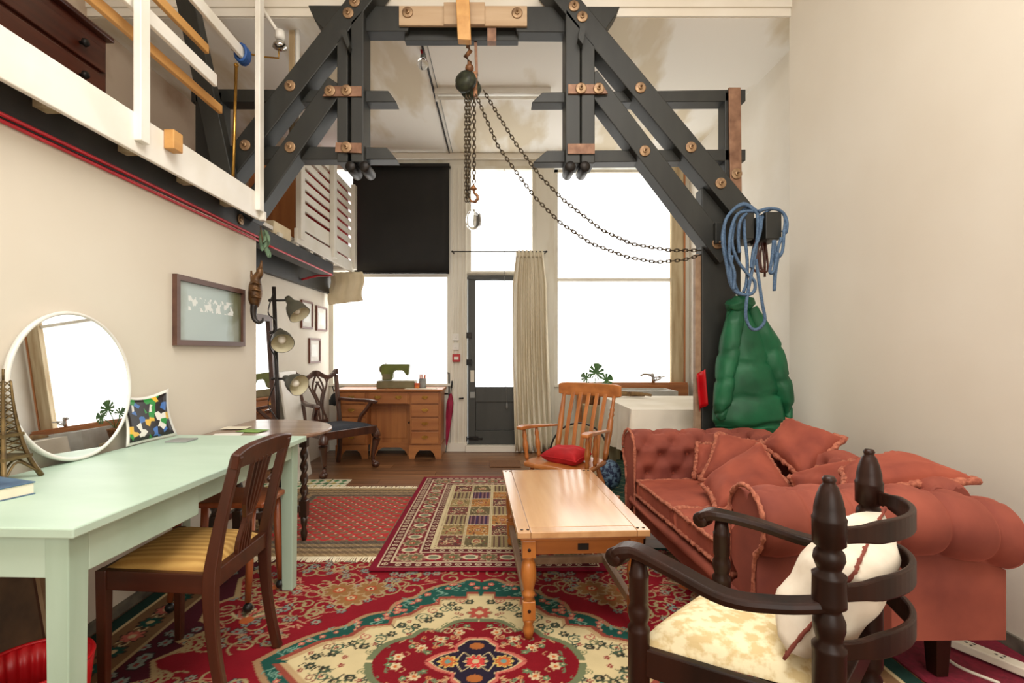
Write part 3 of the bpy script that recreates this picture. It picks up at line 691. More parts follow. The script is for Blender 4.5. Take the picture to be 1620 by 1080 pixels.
build(lb(Wh-.06, Wh-.04, -.135, Lh-.085, .65, .723), 'apron', 'teal_paint', t, .003, local=True)
build(lb(-Wh+.035, -Wh+.055, -Lh+.085, Lh-.085, .63, .723), 'apron', 'teal_paint', t, .002, local=True)

def frameset(t, corners, fw, depth, mf, mp, mnt=None, mm='card_white'):
    # picture frame from four 3D corners (tl, tr, br, bl); depth vector points out of the picture
    tl, tr, br, bl = [Vector(c) for c in corners]; dv = Vector(depth)
    def lerp(k, kk):
        ux = (tr-tl).normalized()*k; uz = (bl-tl).normalized()*kk
        return [tl+ux+uz, tr-ux+uz, br-ux-uz, bl+ux-uz]
    o = [tl, tr, br, bl]; i_ = lerp(fw, fw)
    for a in range(4):
        c = (a+1) % 4
        build(MB().prism([o[a], o[c], i_[c], i_[a]], dv), 'frame_side', mf, t)
    if mnt:
        j = lerp(fw+mnt, fw+mnt)
        build(MB().prism(i_, dv*.35), 'mount', mm, t)
        build(MB().prism(j, dv*.45), 'print', mp, t)
    else: build(MB().prism(i_, dv*.4), 'print', mp, t)

# round mirror leaning on the wall
R_ = .2925; cy = 2.03; tilt = .075
cm = Vector((-1.678, cy, .752+R_*math.cos(tilt)))
nrm = Vector((math.cos(tilt), 0, math.sin(tilt))); Mm = Vector((0,0,1)).rotation_difference(nrm).to_matrix()
t = thing('round_mirror', 'round mirror with thin white rim leaning on the wall on the mint table', 'mirror', (cm.x, cm.y, .75))
build(MB().lathe([(R_,-.012),(R_,.0),(R_-.002,.002)], cm, 72, Mm), 'backing', 'white_plastic', t)
build(MB().lathe([(R_-.012,.0),(R_-.012,.0045),(.001,.0045)], cm, 72, Mm), 'glass', 'mirror_glass', t).data.polygons.foreach_set('use_smooth', [False]*(72*2+2))
b = MB(); n = 72
b.tube([cm+Mm@Vector(((R_-.006)*math.cos(a), (R_-.006)*math.sin(a), .002)) for a in np.linspace(0, 2*math.pi, n+1)[:-1]], .0085, 6, True, up=nrm)
build(b, 'rim', 'white_plastic', t)
# curved print leaning beside it
def print_mat():
    m = mat('comic_print', (30,26,26), (30,26,26), .35); N = m.node_tree.nodes; L = m.node_tree.links
    vr = N.new('ShaderNodeTexVoronoi'); vr.inputs['Scale'].default_value = 34
    tc = [n for n in N if n.type == 'TEX_COORD'][0]; L.new(tc.outputs['Object'], vr.inputs['Vector'])
    sp = N.new('ShaderNodeSeparateColor'); L.new(vr.outputs['Color'], sp.inputs[0])
    cr = N.new('ShaderNodeValToRGB'); cr.color_ramp.interpolation = 'CONSTANT'; e = cr.color_ramp.elements
    e[0].position = 0; e[0].color = (*lin((26,20,20)),1); e[1].position = .5; e[1].color = (*lin((40,140,60)),1)
    for p_, c_ in ((.64,(226,224,216)),(.75,(226,180,60)),(.82,(60,110,180)),(.9,(30,24,24))):
        q = e.new(p_); q.color = (*lin(c_),1)
    L.new(sp.outputs[0], cr.inputs[0]); L.new(cr.outputs[0], N['Principled BSDF'].inputs['Base Color'])
print_mat()
t = thing('curved_print', 'colourful print on a curved white card beside the round mirror', 'print', (-1.66, 2.42, .75))
pa, pb = Vector((-1.655, 2.27, .757)), Vector((-1.635, 2.60, .757))
def cp(u, v, off=0, m_=0):
    u2 = m_+u*(1-2*m_); v2 = m_+v*(1-2*m_)
    p = pa.lerp(pb, u2); bow = .028*math.sin(math.pi*v2)*(1 if u2 > .5 else -1)*abs(2*u2-1)
    zt = .235-.03*math.sin(math.pi*u2)
    return (p.x-.045*v2+off-.03*math.sin(math.pi*u2)*.4, p.y-bow, .755+zt*v2)
build(MB().grid(14, 10, lambda u, v: cp(u, v)), 'card', 'card_white', t, thick=.003)
build(MB().grid(14, 10, lambda u, v: cp(u, v, .004, .055)), 'print', 'comic_print', t, thick=.001)
c = at(264, 698, F/324)
tag(build(MB().box(-1.57, -1.47, 2.40, 2.50, .7505, .757), 'coaster', 'grey_plastic', None, .002), 'flat grey coaster lying on the mint table', 'coaster')
# tower ornament
bx, by = -1.648, 1.70
t = thing('tower_ornament', 'small brass lattice tower ornament on the mint table edge', 'ornament', (bx, by, .751))
zb0 = .751
def tw(z): return .062*math.exp(-z*6.5)+.006
b = MB()
for sx in (-1,1):
    for sy in (-1,1):
        b.tube([(bx+sx*tw(z), by+sy*tw(z), zb0+z) for z in np.linspace(0, .33, 12)], [.009-.005*k/11 for k in range(12)], 5)
build(b, 'leg_lattice', 'tower_brass', t)
for z in (.075, .15): build(MB().box(bx-tw(z)-.008, bx+tw(z)+.008, by-tw(z)-.008, by+tw(z)+.008, zb0+z-.005, zb0+z+.006), 'platform', 'tower_brass', t)
b = MB()
for a in range(4):
    d1 = [(-1,-1),(1,-1),(1,1),(-1,1)][a]; d2 = [(-1,-1),(1,-1),(1,1),(-1,1)][(a+1)%4]
    b.tube([(bx+(d1[0]*(1-k)+d2[0]*k)*tw(.0+.06*math.sin(math.pi*k)), by+(d1[1]*(1-k)+d2[1]*k)*tw(.0+.06*math.sin(math.pi*k)), zb0+.01+.05*math.sin(math.pi*k)) for k in np.linspace(0,1,9)], .004, 5)
    for z in np.arange(.09, .32, .022):
        b.tube([(bx+d1[0]*tw(z), by+d1[1]*tw(z), zb0+z), (bx+d2[0]*tw(z+.022), by+d2[1]*tw(z+.022), zb0+z+.022)], .002, 4)
        b.tube([(bx+d2[0]*tw(z), by+d2[1]*tw(z), zb0+z), (bx+d1[0]*tw(z+.022), by+d1[1]*tw(z+.022), zb0+z+.022)], .002, 4)
b.tube([(bx,by,zb0+.33),(bx,by,zb0+.37)], .004, 5)
build(b, 'lattice', 'tower_brass', t)
t = thing('book', 'thick paperback with blue grey cover under the brass tower', 'book', (-1.55, 1.50, .75), -.35)
build(lb(-.125, .125, -.09, .09, .003, .034), 'pages', 'paper', t, .001, local=True)
build(lb(-.128, .128, -.093, .093, .034, .038), 'cover', 'book_blue', t, .001, local=True)
build(lb(-.128, .128, -.093, .093, .0, .003), 'cover', 'book_blue', t, .001, local=True)
build(lb(-.128, .128, -.096, -.092, .0, .038), 'spine', 'paper', t, .001, local=True)

# picture on the left wall
tl, tr, br, bl = onx(278,432,XL+.02), onx(386.7,459,XL+.02), onx(386.7,548,XL+.02), onx(278,546,XL+.02)
z1, z0 = (tl.z+tr.z)/2, (br.z+bl.z)/2
t = thing('framed_picture', 'brown framed pale blue group picture on the left wall', 'picture', (XL, (tl.y+tr.y)/2, z0))
frameset(t, [(XL+.002, tl.y, z1), (XL+.002, tr.y, z1), (XL+.002, tr.y, z0), (XL+.002, tl.y, z0)], .03, (.025,0,0), 'frame_brown', 'group_photo')
# three small frames on the rear left wall
for px0, px1, py0, py1, lb_ in ((475,493,468,520,'upper nearer of the three small brown framed prints'), (499,515.4,477,523.5,'upper farther of the three small brown framed prints'), (487.7,505,527,574,'lowest of the three small brown framed prints')):
    a, b_ = onx(px0, py0, XL2), onx(px1, py1, XL2)
    zt, zb_ = onx((px0+px1)/2, (py0+8), XL2).z, onx((px0+px1)/2, py1, XL2).z
    t = thing('small_framed_print', lb_, 'picture', (XL2, (a.y+b_.y)/2, zb_), group='small prints on the rear left wall')
    frameset(t, [(XL2+.002,a.y,zt),(XL2+.002,b_.y,zt),(XL2+.002,b_.y,zb_),(XL2+.002,a.y,zb_)], .02, (.018,0,0), 'frame_red', 'pale_print', .05)
# framed picture and boards leaning under the table
t = thing('leaning_picture', 'large dark framed painting leaning on the wall under the mint table', 'picture', (-1.66, 1.5, 0))
frameset(t, [(-1.695,1.08,.60),(-1.695,1.86,.60),(-1.60,1.86,.05),(-1.60,1.08,.05)], .04, (.022,0,.004), 'frame_cream', 'dark_print', .012, 'frame_brown')
build(MB().prism([(-1.70,1.06,.55),(-1.70,1.88,.55),(-1.58,1.88,.012),(-1.58,1.06,.012)], (-.008,0,0)), 'backboard', 'frame_cream', t)
# red waste basket
bc = (-1.315, 1.44)
t = thing('waste_basket', 'red ribbed plastic waste basket below the mint table', 'basket', (bc[0], bc[1], 0))
def bas(u, v):
    a = 2*math.pi*v; z = .008+.30*u; r = (.10+.035*u)*(1+.03*math.cos(a*30))
    return (bc[0]+r*math.cos(a), bc[1]+r*math.sin(a), z)
b = MB().grid(6, 180, bas, True, True); b.f.append(tuple(range(180))); b.s.append(False)
build(b, 'bin', 'red_plastic', t, thick=.004)
b = MB().tube([(bc[0]+.137*math.cos(a), bc[1]+.137*math.sin(a), .31) for a in np.linspace(0,2*math.pi,49)[:-1]], .006, 6, True)
build(b, 'rim', 'red_plastic', t)

# ================================================================== dining chair
t = thing('dining_chair', 'walnut dining chair with gold striped seat at the mint table', 'chair', (-1.12, 1.86, 0))
sq = lambda a, b_: [(-a/2,-b_/2),(a/2,-b_/2),(a/2,b_/2),(-a/2,b_/2)]
pp = [(-.885,0),(-.912,.12),(-.932,.26),(-.938,.42),(-.922,.54),(-.892,.68),(-.852,.84)]
pp = [(p.x, p.y) for p in spl([(a, b_, 0) for a, b_ in pp], 4)]
def backx(z):
    for (x0, z0), (x1, z1) in zip(pp, pp[1:]):
        if z0 <= z <= z1: return x0+(x1-x0)*(z-z0)/(z1-z0)
    return pp[-1][0]
for y in (1.665, 2.045):
    build(MB().sweep([(x, y, z) for x, z in pp], sq(.03, .04), up=(1,0,0), scale=[.85+.25*math.exp(-((z-.42)/.15)**2) for x, z in pp], smooth=False), 'rear_leg', 'walnut', t, .004)
b = MB(); n = 17; pts = []; 
for k in range(n):
    u = k/(n-1); pts.append((-.852-.012*math.sin(math.pi*u), 1.645+.42*u, .815+.018*math.sin(math.pi*u)+.008*math.cos(2*math.pi*u*1.0)))
b.sweep(pts, sq(.026, .07), up=(.18,0,1), scale=[(1, .75+.35*math.sin(math.pi*k/(n-1))) for k in range(n)])
build(b, 'crest_rail', 'walnut_flat', t, .005)
for k in range(5):
    u = (k-2); pts = []
    for z in np.linspace(.455, .80, 14):
        q = (z-.455)/.345; spread = .020*(1.0-.72*math.exp(-((q-.36)/.13)**2)) + .012*q
        pts.append((backx(z)+.002, 1.855+u*spread, z))
    build(MB().sweep(pts, sq(.010, .014), up=(1,0,0)), 'splat_bar', 'walnut', t)
build(MB().box(backx(.58)-.010, backx(.58)+.012, 1.835, 1.875, .565, .595), 'splat_tie', 'walnut', t, .004)
build(MB().bar((-.938,1.66,.432), (-.938,2.05,.432), .028, .06), 'seat_rail', 'walnut_flat', t, .003)
build(MB().bar((-1.31,1.70,.425), (-.94,1.665,.425), .024, .065), 'seat_rail', 'walnut_flat', t, .003)
build(MB().bar((-1.30,2.10,.425), (-.94,2.045,.425), .024, .065), 'seat_rail', 'walnut_flat', t, .003)
build(MB().bar((-1.315,1.69,.425), (-1.315,2.11,.425), .026, .065), 'seat_rail', 'walnut_flat', t, .003)
for y in (1.70, 2.10): build(MB().tbox((-1.312,y), .026,.026, .036,.036, 0, .458), 'front_leg', 'walnut', t, .003)
def pad(cs, z, hgt, nu=14, nv=14, edge=.75):
    c0, c1, c2, c3 = [Vector((c[0], c[1], 0)) for c in cs]
    def top(u, v):
        p = c0.lerp(c1, u).lerp(c3.lerp(c2, u), v); q = (1-(2*u-1)**6)*(1-(2*v-1)**6)
        return (p.x, p.y, z+hgt*max(0, q)**.5*(.8+.2*math.sin(math.pi*u)*math.sin(math.pi*v)))
    b = MB().grid(nu, nv, top)
    b.add([(c.x, c.y, z) for c in (c0,c1,c2,c3)], [(0,1,2,3)]); return b
build(pad([(-1.315,1.705),(-.955,1.675),(-.955,2.035),(-1.315,2.09)], .455, .035), 'seat_pad', 'gold_fabric', t)

# ================================================================== castored stool under the table
t = thing('castored_stool', 'small wooden stool on black castors half under the mint table', 'stool', (-1.27, 2.43, 0))
build(MB().box(-1.50, -1.055, 2.285, 2.56, .476, .502), 'seat', 'stool_wood', t, .008)
for x, y, fx, fy in ((-1.12,2.315,-1.13,2.30), (-1.10,2.525,-1.085,2.535), (-1.45,2.32,-1.48,2.30), (-1.45,2.53,-1.48,2.545)):
    lg = build(MB().tube([(fx,fy,.055),(fx+(x-fx)*.4,fy+(y-fy)*.4,.2),(x,y,.477)], [.013,.017,.020], 12), 'leg', 'stool_wood', t)
    build(MB().ball((fx,fy,.028), (.022,.020,.022)).tube([(fx,fy,.045),(fx,fy,.07)], .007), 'castor', 'black_rubber', lg)

# ================================================================== gateleg table
t = thing('gateleg_table', 'oval gateleg table with dark barley twist legs behind the mint table', 'table', (-1.42, 3.15, 0))
def oval(sc, z):
    out = []
    for a in np.linspace(-math.pi, math.pi, 65)[:-1]:
        x = -1.55+.50*sc*math.cos(a); y = 3.16+.425*sc*math.sin(a); out.append((max(x, -1.70), y, z))
    return out
b = MB(); n = 64; rings = [oval(.97,.672), oval(1.0,.68), oval(1.0,.69), oval(.985,.698)]
for r in rings: pass
b.add(sum(rings, []), [(i*n+k, i*n+(k+1)%n, (i+1)*n+(k+1)%n, (i+1)*n+k) for i in range(3) for k in range(n)]+[tuple(range(n-1,-1,-1)), tuple(range(3*n,4*n))])
build(b, 'tabletop', 'gate_top', t)
def twist(x, y, z0, z1, r=.019):
    def fn(u, v):
        a = 2*math.pi*v; z = z0+(z1-z0)*u; ph = z*2*math.pi/.075
        rr = r*(1+.32*math.cos(a*2-ph)); return (x+rr*math.cos(a), y+rr*math.sin(a), z)
    return MB().grid(60, 14, fn, True, True)
for x, y in ((-1.215,3.185), (-1.60,2.87), (-1.60,3.44), (-1.52,2.98)):
    lg = build(twist(x, y, .25, .58), 'leg', 'gate_oak', t)
    build(MB().box(x-.023, x+.023, y-.023, y+.023, .58, .671), 'leg_block', 'gate_oak', lg, .003)
    build(MB().box(x-.024, x+.024, y-.024, y+.024, .15, .25), 'leg_block', 'gate_oak', lg, .003)
    build(MB().lathe([(.012,0),(.018,.02),(.022,.05),(.012,.08),(.02,.11),(.021,.15)], (x,y,0), 12), 'foot', 'gate_oak', lg)
for a, b_ in (((-1.6,2.87),(-1.6,3.44)), ((-1.52,2.98),(-1.215,3.185))):
    build(MB().bar((*a,.2),(*b_,.2),.024,.04), 'stretcher', 'gate_oak', t, .003)
    build(MB().bar((*a,.63),(*b_,.63),.022,.06), 'frame_rail', 'gate_oak', t, .003)
for i, (x, y, r, m_, lb_) in enumerate(((-1.55,2.92,.3,'card_white','white postcard lying nearest on the gateleg table'), (-1.47,3.05,-.2,'card_green','green leaflet lying on the gateleg table'), (-1.62,3.15,.1,'paper','cream paper lying against the wall on the gateleg table'))):
    t2 = tag(build(MB().box(-.075,.075,-.052,.052,0,.002), 'card', m_, None, local=True), lb_, 'paper', 'papers on the gateleg table'); t2.location = (x, y, .6985+.0025*i); t2.rotation_euler.z = r

# ================================================================== standing mirror, floor lamp
t = thing('leaning_mirror', 'tall brown framed mirror leaning on the rear left wall', 'mirror', (-1.93, 4.1, 0))
def lm(y, z): return Vector((-1.89-.10*z/1.5, y, z))
frameset(t, [lm(3.70,1.49), lm(4.41,1.49), lm(4.41,.01), lm(3.70,.01)], .05, (.03,0,.002), 'frame_brown', 'mirror_glass')
bx, by = -1.772, 4.15; tx = -1.828
t = thing('floor_lamp', 'dark floor lamp with three olive metal shades', 'lamp', (bx, by, 0))
build(MB().lathe([(.13,0),(.13,.018),(.02,.028)], (bx,by,0), 24), 'base', 'lamp_black', t)
build(MB().tube([(bx,by,.02),(tx,by,1.71)], .016, 10), 'pole', 'lamp_black', t)
for z, jy, jd, d_ in ((1.60,0,.13,(.62,-.25,-.75)), (1.34,0,.05,(.42,-.72,-.56)), (.965,0,.09,(.80,-.50,-.28))):
    px_ = bx+(tx-bx)*z/1.7; dv = Vector(d_).normalized(); j = Vector((px_+jd, by-.02, z))
    Ms = Vector((0,0,1)).rotation_difference(dv).to_matrix()
    sh = build(MB().lathe([(.022,-.03),(.03,.0),(.034,.028),(.062,.062),(.076,.10),(.088,.165)], j, 24, Ms), 'shade', 'lamp_green', t, thick=0)
    sh.data.polygons  # outer cup
    build(MB().lathe([(.02,.03),(.055,.066),(.070,.10),(.084,.1655)], j, 24, Ms), 'shade_lining', 'lamp_inner', sh)
    # remove the mouth caps so the cup is open
    for ob in (sh, sh.children[0]):
        bm_ = bmesh.new(); bm_.from_mesh(ob.data); bm_.faces.ensure_lookup_table()
        big = [f for f in bm_.faces if len(f.verts) > 8]; big.sort(key=lambda f: f.calc_area()); bmesh.ops.delete(bm_, geom=[big[-1]], context='FACES'); bm_.to_mesh(ob.data); bm_.free()
    build(MB().ball(j+dv*.105, (.032,.032,.04), 14, 10, Ms), 'bulb', 'bulb', sh)
    build(MB().tube([(px_-.03,by,z),(px_,by,z),j], .009, 8).ball((px_-.035,by,z),.014), 'arm', 'lamp_black', t)
b = MB().tube(spl([(tx+.005,by-.02,1.66),(-1.86,by-.03,1.5),(-1.80,by-.03,1.42),(-1.85,by-.03,1.25),(-1.80,by-.03,1.12),(-1.80,by-.03,.95),(-1.86,by-.03,.76),(-1.78,by-.03,.60),(-1.77,by-.02,.2)]), .005, 6)
build(b, 'cable', 'lamp_black', t)
tag(build(MB().prism([(-2.0,4.60,1.0),(-2.0,4.98,1.0),(-1.84,4.98,.0),(-1.84,4.60,.0)], (.02,0,0)), 'white_board', 'white_gloss', None, .003), 'plain white board leaning on the rear wall behind the carved armchair', 'board')
# carved animal ornament and leaf sprig at the end of the wall
yo = 3.44
t = thing('animal_ornament', 'brown carved animal figure hanging on the end of the left wall', 'ornament', tuple(at(404,500,yo)))
P_ = [at(px,py,yo) for px,py in ((411,424),(411,432),(406,440),(404,452),(404,464),(403,474),(403,482),(402,486))]
build(MB().tube(spl(P_,3), [r/235 for r in np.interp(np.linspace(0,7,22), range(8), (3.5,6,6.5,9.5,10.5,9.5,7,4))], 14, up=(0,1,0)), 'body', 'bronze', t)
b = MB().tube([at(414,412,yo),at(413,420,yo),at(411,427,yo)], [.006,.011,.018], 8, up=(0,1,0)); b.tube([at(397.5,428,yo),at(398,436,yo),at(401,446,yo)], [.006,.01,.02], 8, up=(0,1,0))
build(b, 'ear', 'bronze', t)
b = MB()
for py in (446,457,468): b.tube([at(396,py+3,yo-.03),at(404,py,yo-.048),at(413,py+4,yo-.03)], [.005,.012,.005], 8, up=(0,0,1))
build(b, 'wing_fold', 'bronze', t)
build(MB().tube(spl([at(px,py,yo-.01) for px,py in ((402,482),(401,494),(403,505),(409,510),(415,508),(416,502))]), list(np.linspace(.024,.005,31)), 10, up=(0,1,0)), 'tail', 'dark_horn', t)
t = thing('leaf_sprig', 'dried sage green leaf sprig hanging above the carved animal', 'plant', tuple(at(414,405,3.43)))
random.seed(3)
for k in range(13):
    c = at(408+random.random()*16, 368+random.random()*30, 3.40+random.random()*.05); a = random.uniform(-1.2,1.2); b = MB()
    def lf(u, v, c=c, a=a):
        L_ = .085; wv_ = .02*math.sin(math.pi*u)**.8*(2*v-1); q = u*L_
        return (c.x+math.sin(a)*q*.5+math.cos(a)*wv_, c.y+.012*math.sin(u*3)+abs(wv_)*.4, c.z+.03-q+.0*v)
    build(MB().grid(8,5,lf), 'leaf', 'leaf_sage', t, thick=.0015)
build(MB().tube([at(412,358,3.42),at(416,385,3.42)], .004, 6), 'stem', 'bronze', t)
# ================================================================== pedestal desk and the things on it
x0, x1, yf, ybk = -1.80, -.65, 5.65, 6.07
t = thing('pedestal_desk', 'pine pedestal desk with brass handles under the left window', 'desk', ((x0+x1)/2, (yf+ybk)/2, 0))
build(MB().box(x0-.025, x1+.025, yf-.025, ybk, .742, .768), 'desktop', 'desk_pine', t, .006)
build(MB().box(x0, -1.46, yf+.012, ybk, .14, .742), 'pedestal', 'desk_pine_v', t, .003)
build(MB().box(-.99, x1, yf+.012, ybk, .14, .742), 'pedestal', 'desk_pine_v', t, .003)
build(MB().box(-1.46, -.99, yf+.012, ybk, .60, .742), 'centre_frame', 'desk_pine', t, .003)
kd = build(MB().box(-1.46, -.99, yf+.17, yf+.19, .14, .60), 'cupboard_door', 'desk_pine_v', t, .003)
build(MB().box(-1.40, -1.05, yf+.162, yf+.17, .20, .54), 'door_panel', 'desk_pine_v', kd, .004)
build(MB().lathe([(.006,0),(.006,.01),(.014,.018),(.010,.028)], (-1.02, yf+.165, .38), 10, Matrix.Rotation(math.pi/2,3,'X')), 'knob', 'black_iron', kd)
for a, b_ in ((x0, -1.46), (-.99, x1), (-1.46, -.99)):
    yo_ = yf-.006 if a != -1.46 else yf+.165
    n = 14; pts = [(a-.008, yo_, 0), (a-.008, yo_, .15), (b_+.008, yo_, .15), (b_+.008, yo_, 0), (b_-.055, yo_, 0)]
    for k in range(n+1):
        u = k/n; pts.append((b_-.06-(b_-a-.12)*u, yo_, .025+.07*min(1, 3.2*math.sin(math.pi*u))*(1 if abs(u-.5) < .3 else .75)))
    pts.append((a+.055, yo_, 0))
    build(MB().prism(pts, (0, .025, 0)), 'plinth', 'desk_pine', t)
b = MB().box(x1-.02, x1+.006, yf, ybk, .0, .15); build(b, 'plinth_side', 'desk_pine', t)
def handle(dr, x, z, wd_=.055):
    b = MB().tube([(x-wd_/2, yf-.012, z+.006), (x-wd_/2, yf-.024, z), (x-wd_/4, yf-.028, z-.012), (x+wd_/4, yf-.028, z-.012), (x+wd_/2, yf-.024, z), (x+wd_/2, yf-.012, z+.006)], .0035, 6)
    b.prism([(x-.045,yf-.013,z+.006),(x-.02,yf-.013,z+.022),(x,yf-.013,z+.016),(x+.02,yf-.013,z+.022),(x+.045,yf-.013,z+.006),(x+.018,yf-.013,z-.010),(x-.018,yf-.013,z-.010)], (0,.003,0))
    build(b, 'handle', 'brass', dr)
def drawer(a, b_, z0, z1, hs):
    dr = build(MB().box(a, b_, yf-.010, yf+.012, z0, z1), 'drawer', 'desk_pine', t, .004)
    build(MB().box(a-.0, b_, yf-.013, yf-.006, z0-.006, z0+.006), 'moulding', 'desk_pine', dr)
    for h_ in hs: handle(dr, h_, (z0+z1)/2)
drawer(-1.44, -1.01, .622, .732, (-1.34, -1.11))
for a, b_ in ((x0+.02, -1.48), (-.97, x1-.02)):
    for z0, z1 in ((.62,.732), (.475,.595), (.325,.45), (.175,.30)): drawer(a, b_, z0, z1, ((a+b_)/2,))
ym = 5.86
t = thing('sewing_machine', 'green vintage sewing machine on the pine desk', 'sewing machine', (-1.2, ym, .768))
z = .768
build(MB().box(-1.385, -.955, ym-.10, ym+.10, z, z+.085), 'base', 'machine_base', t, .008)
poly = [(-1.335,z+.09),(-1.235,z+.09),(-1.215,z+.115),(-1.205,z+.175),(-1.19,z+.20),(-1.10,z+.20),(-1.085,z+.185),(-1.06,z+.145),(-1.04,z+.145),(-1.03,z+.17),(-1.025,z+.265),(-1.03,z+.272),(-1.33,z+.272),(-1.345,z+.26),(-1.345,z+.16),(-1.335,z+.14)]
build(MB().prism([(a, ym-.045, c) for a, c in poly], (0,.09,0)), 'arm', 'machine_green', t, .006)
build(MB().lathe([(.035,0),(.04,.008),(.04,.018),(.03,.024)], (-1.345, ym, z+.215), 16, Matrix.Rotation(-math.pi/2,3,'Y')), 'hand_wheel', 'machine_base', t)
build(MB().tube([(-1.05,ym,z+.145),(-1.05,ym,z+.11)], .004, 6).box(-1.065,-1.035,ym-.012,ym+.012,z+.105,z+.11), 'needle_bar', 'chrome', t)
build(MB().tube([(-1.30,ym,z+.27),(-1.295,ym,z+.295)], .004, 6), 'spool_pin', 'machine_base', t)
build(MB().box(-1.33,-1.24,ym-.049,ym-.044,z+.10,z+.16), 'name_plate', 'machine_base', t)
c = Vector((-.875, 5.83, .768))
t = thing('pencil_pot', 'pot of pencils beside the sewing machine', 'pot', tuple(c))
def pot(u, v):
    a = 2*math.pi*v; return (c.x+.04*math.cos(a), c.y+.04*math.sin(a), c.z+.11*u)
b = MB().grid(4, 20, pot, True, True); b.f.append(tuple(range(20))); b.s.append(False)
build(b, 'pot', 'grey_plastic', t, thick=.004)
random.seed(5)
for k in range(7):
    a = k*.9; q = c+Vector((.02*math.cos(a), .02*math.sin(a), .01))
    build(MB().tube([q, q+Vector((.014*math.cos(a), .014*math.sin(a), .13+.02*random.random()))], .005, 6), 'pencil', ('orange_card','red_plastic','pine','leaf_green')[k%4], t)
tag(build(MB().box(-.95,-.90,5.73,5.79,.7685,.83), 'matchbox_tin', 'orange_card', None, .003), 'small orange tin in front of the pencil pot', 'tin')
tag(build(MB().box(-1.05,-.70,5.66,5.80,.7682,.771), 'pattern_paper', 'paper', None), 'cream paper sheet on the right of the desk', 'paper')
p0, p1 = Vector((-.618, 5.92, .02)), Vector((-.555, 6.00, .84))
t = thing('umbrella', 'folded magenta umbrella propped beside the pine desk', 'umbrella', tuple(p0))
n = 12; prof = np.interp(np.linspace(0,1,n), (0,.1,.6,.85,1), (.006,.014,.036,.034,.01))
d_ = (p1-p0)
def um(u, v):
    a = 2*math.pi*v; k = u*(n-1); r = np.interp(k, range(n), prof)*(1+.18*math.cos(a*6+u*6)); q = p0+d_*(.10+.72*u)
    return (q.x+r*math.cos(a), q.y+r*math.sin(a), q.z)
build(MB().grid(n, 30, um, True, True), 'canopy', 'magenta_cloth', t)
build(MB().tube([p0, p0+d_*.12], .005, 6), 'ferrule', 'black_iron', t)
build(MB().tube([p0+d_*.8, p0+d_*.93], .006, 6).tube([p0+d_*.9, p1], .011, 8), 'handle', 'black_rubber', t)

# ================================================================== carved armchair by the desk
A = {'FL': Vector((-1.62,4.765,0)), 'FR': Vector((-1.26,5.226,0)), 'RR': Vector((-1.70,5.46,0)), 'RL': Vector((-1.93,5.08,0))}
def cc(u, v, z): p = A['FL'].lerp(A['FR'], u).lerp(A['RL'].lerp(A['RR'], u), v); return Vector((p.x, p.y, z))
t = thing('carved_armchair', 'carved mahogany armchair with pierced back and dark seat', 'chair', tuple(cc(.5,.5,0)))
fw = (cc(.5,0,0)-cc(.5,1,0)).normalized()
for u in (0, 1):
    o_ = (cc(u,0,0)-cc(.5,.5,0)).normalized()
    q = lambda k, z: cc(u, .06, z)+o_*k
    lg = build(MB().tube(spl([q(0,.40), q(.022,.345), q(.028,.30), q(.012,.22), q(-.006,.13), q(-.004,.075), q(.012,.05)],3), list(np.interp(np.linspace(0,6,19), range(7), (.036,.045,.042,.030,.021,.019,.026))), 12), 'front_leg', 'carver_wood', t)
    build(MB().ball(q(.02,.034), (.042,.042,.034)), 'claw_foot', 'carver_wood', lg)
    bk = -fw
    pth = spl([cc(u,1,0)+bk*.03, cc(u,1,.2), cc(u,1,.42), cc(u,1,.62)+bk*.03, cc(u,1,.80)+bk*.075+ (cc(u,1,0)-cc(.5,1,0))*.08, cc(u,1,.93)+bk*.11+(cc(u,1,0)-cc(.5,1,0))*.16], 4)
    build(MB().sweep(pth, sq(.034,.036), up=fw), 'rear_leg', 'carver_wood', t, .004)
    s_ = -1 if u == 0 else 1; ov = (cc(1,.5,0)-cc(0,.5,0)).normalized()*s_
    arm = spl([cc(u,1,.685)+bk*.04, cc(u,.7,.672)+ov*.045, cc(u,.4,.672)+ov*.06, cc(u,.2,.668)+ov*.05, cc(u,.1,.655)+ov*.065], 5)
    ar = build(MB().sweep(arm, sq(.045,.03), scale=[.7]+[1]*(len(arm)-3)+[1.15,.9]), 'arm', 'carver_wood', t, .006)
    sup = spl([cc(u,.5,.40)+ov*.01, cc(u,.46,.50)+ov*.02, cc(u,.36,.57)+ov*.04, cc(u,.22,.66)+ov*.05], 5)
    build(MB().sweep(sup, sq(.03,.035), up=fw), 'arm_support', 'carver_wood', t, .005)
for a, b_ in (((0,0),(1,0)), ((1,0),(1,1)), ((1,1),(0,1)), ((0,1),(0,0))):
    build(MB().bar(cc(*a,.395), cc(*b_,.395), .032, .075), 'seat_rail', 'carver_wood', t, .004)
build(pad([cc(.02,.02,0)[:2], cc(.98,.02,0)[:2], cc(.96,.96,0)[:2], cc(.04,.96,0)[:2]], .432, .04), 'seat_pad', 'navy_fabric', t)
def bp(u, z, off=0): return cc(u,1,z)-fw*(.02+.10*max(0,(z-.45)/.5)**1.2)+fw*off
cr = []
for k in range(41):
    u = -.13+1.26*k/40; e = abs(u-.5)/.63
    cr.append(bp(u, .935+.022*math.cos(e*math.pi*2.0)+.012*(1 if e>.9 else 0)))
b = MB().sweep(cr, sq(.03,.042), up=(0,0,1), scale=[1+.5*math.exp(-((k-0)/1.5)**2)+.5*math.exp(-((k-40)/1.5)**2)+.5*math.exp(-((k-20)/2.5)**2) for k in range(41)])
build(b, 'crest_rail', 'carver_wood', t, .004)
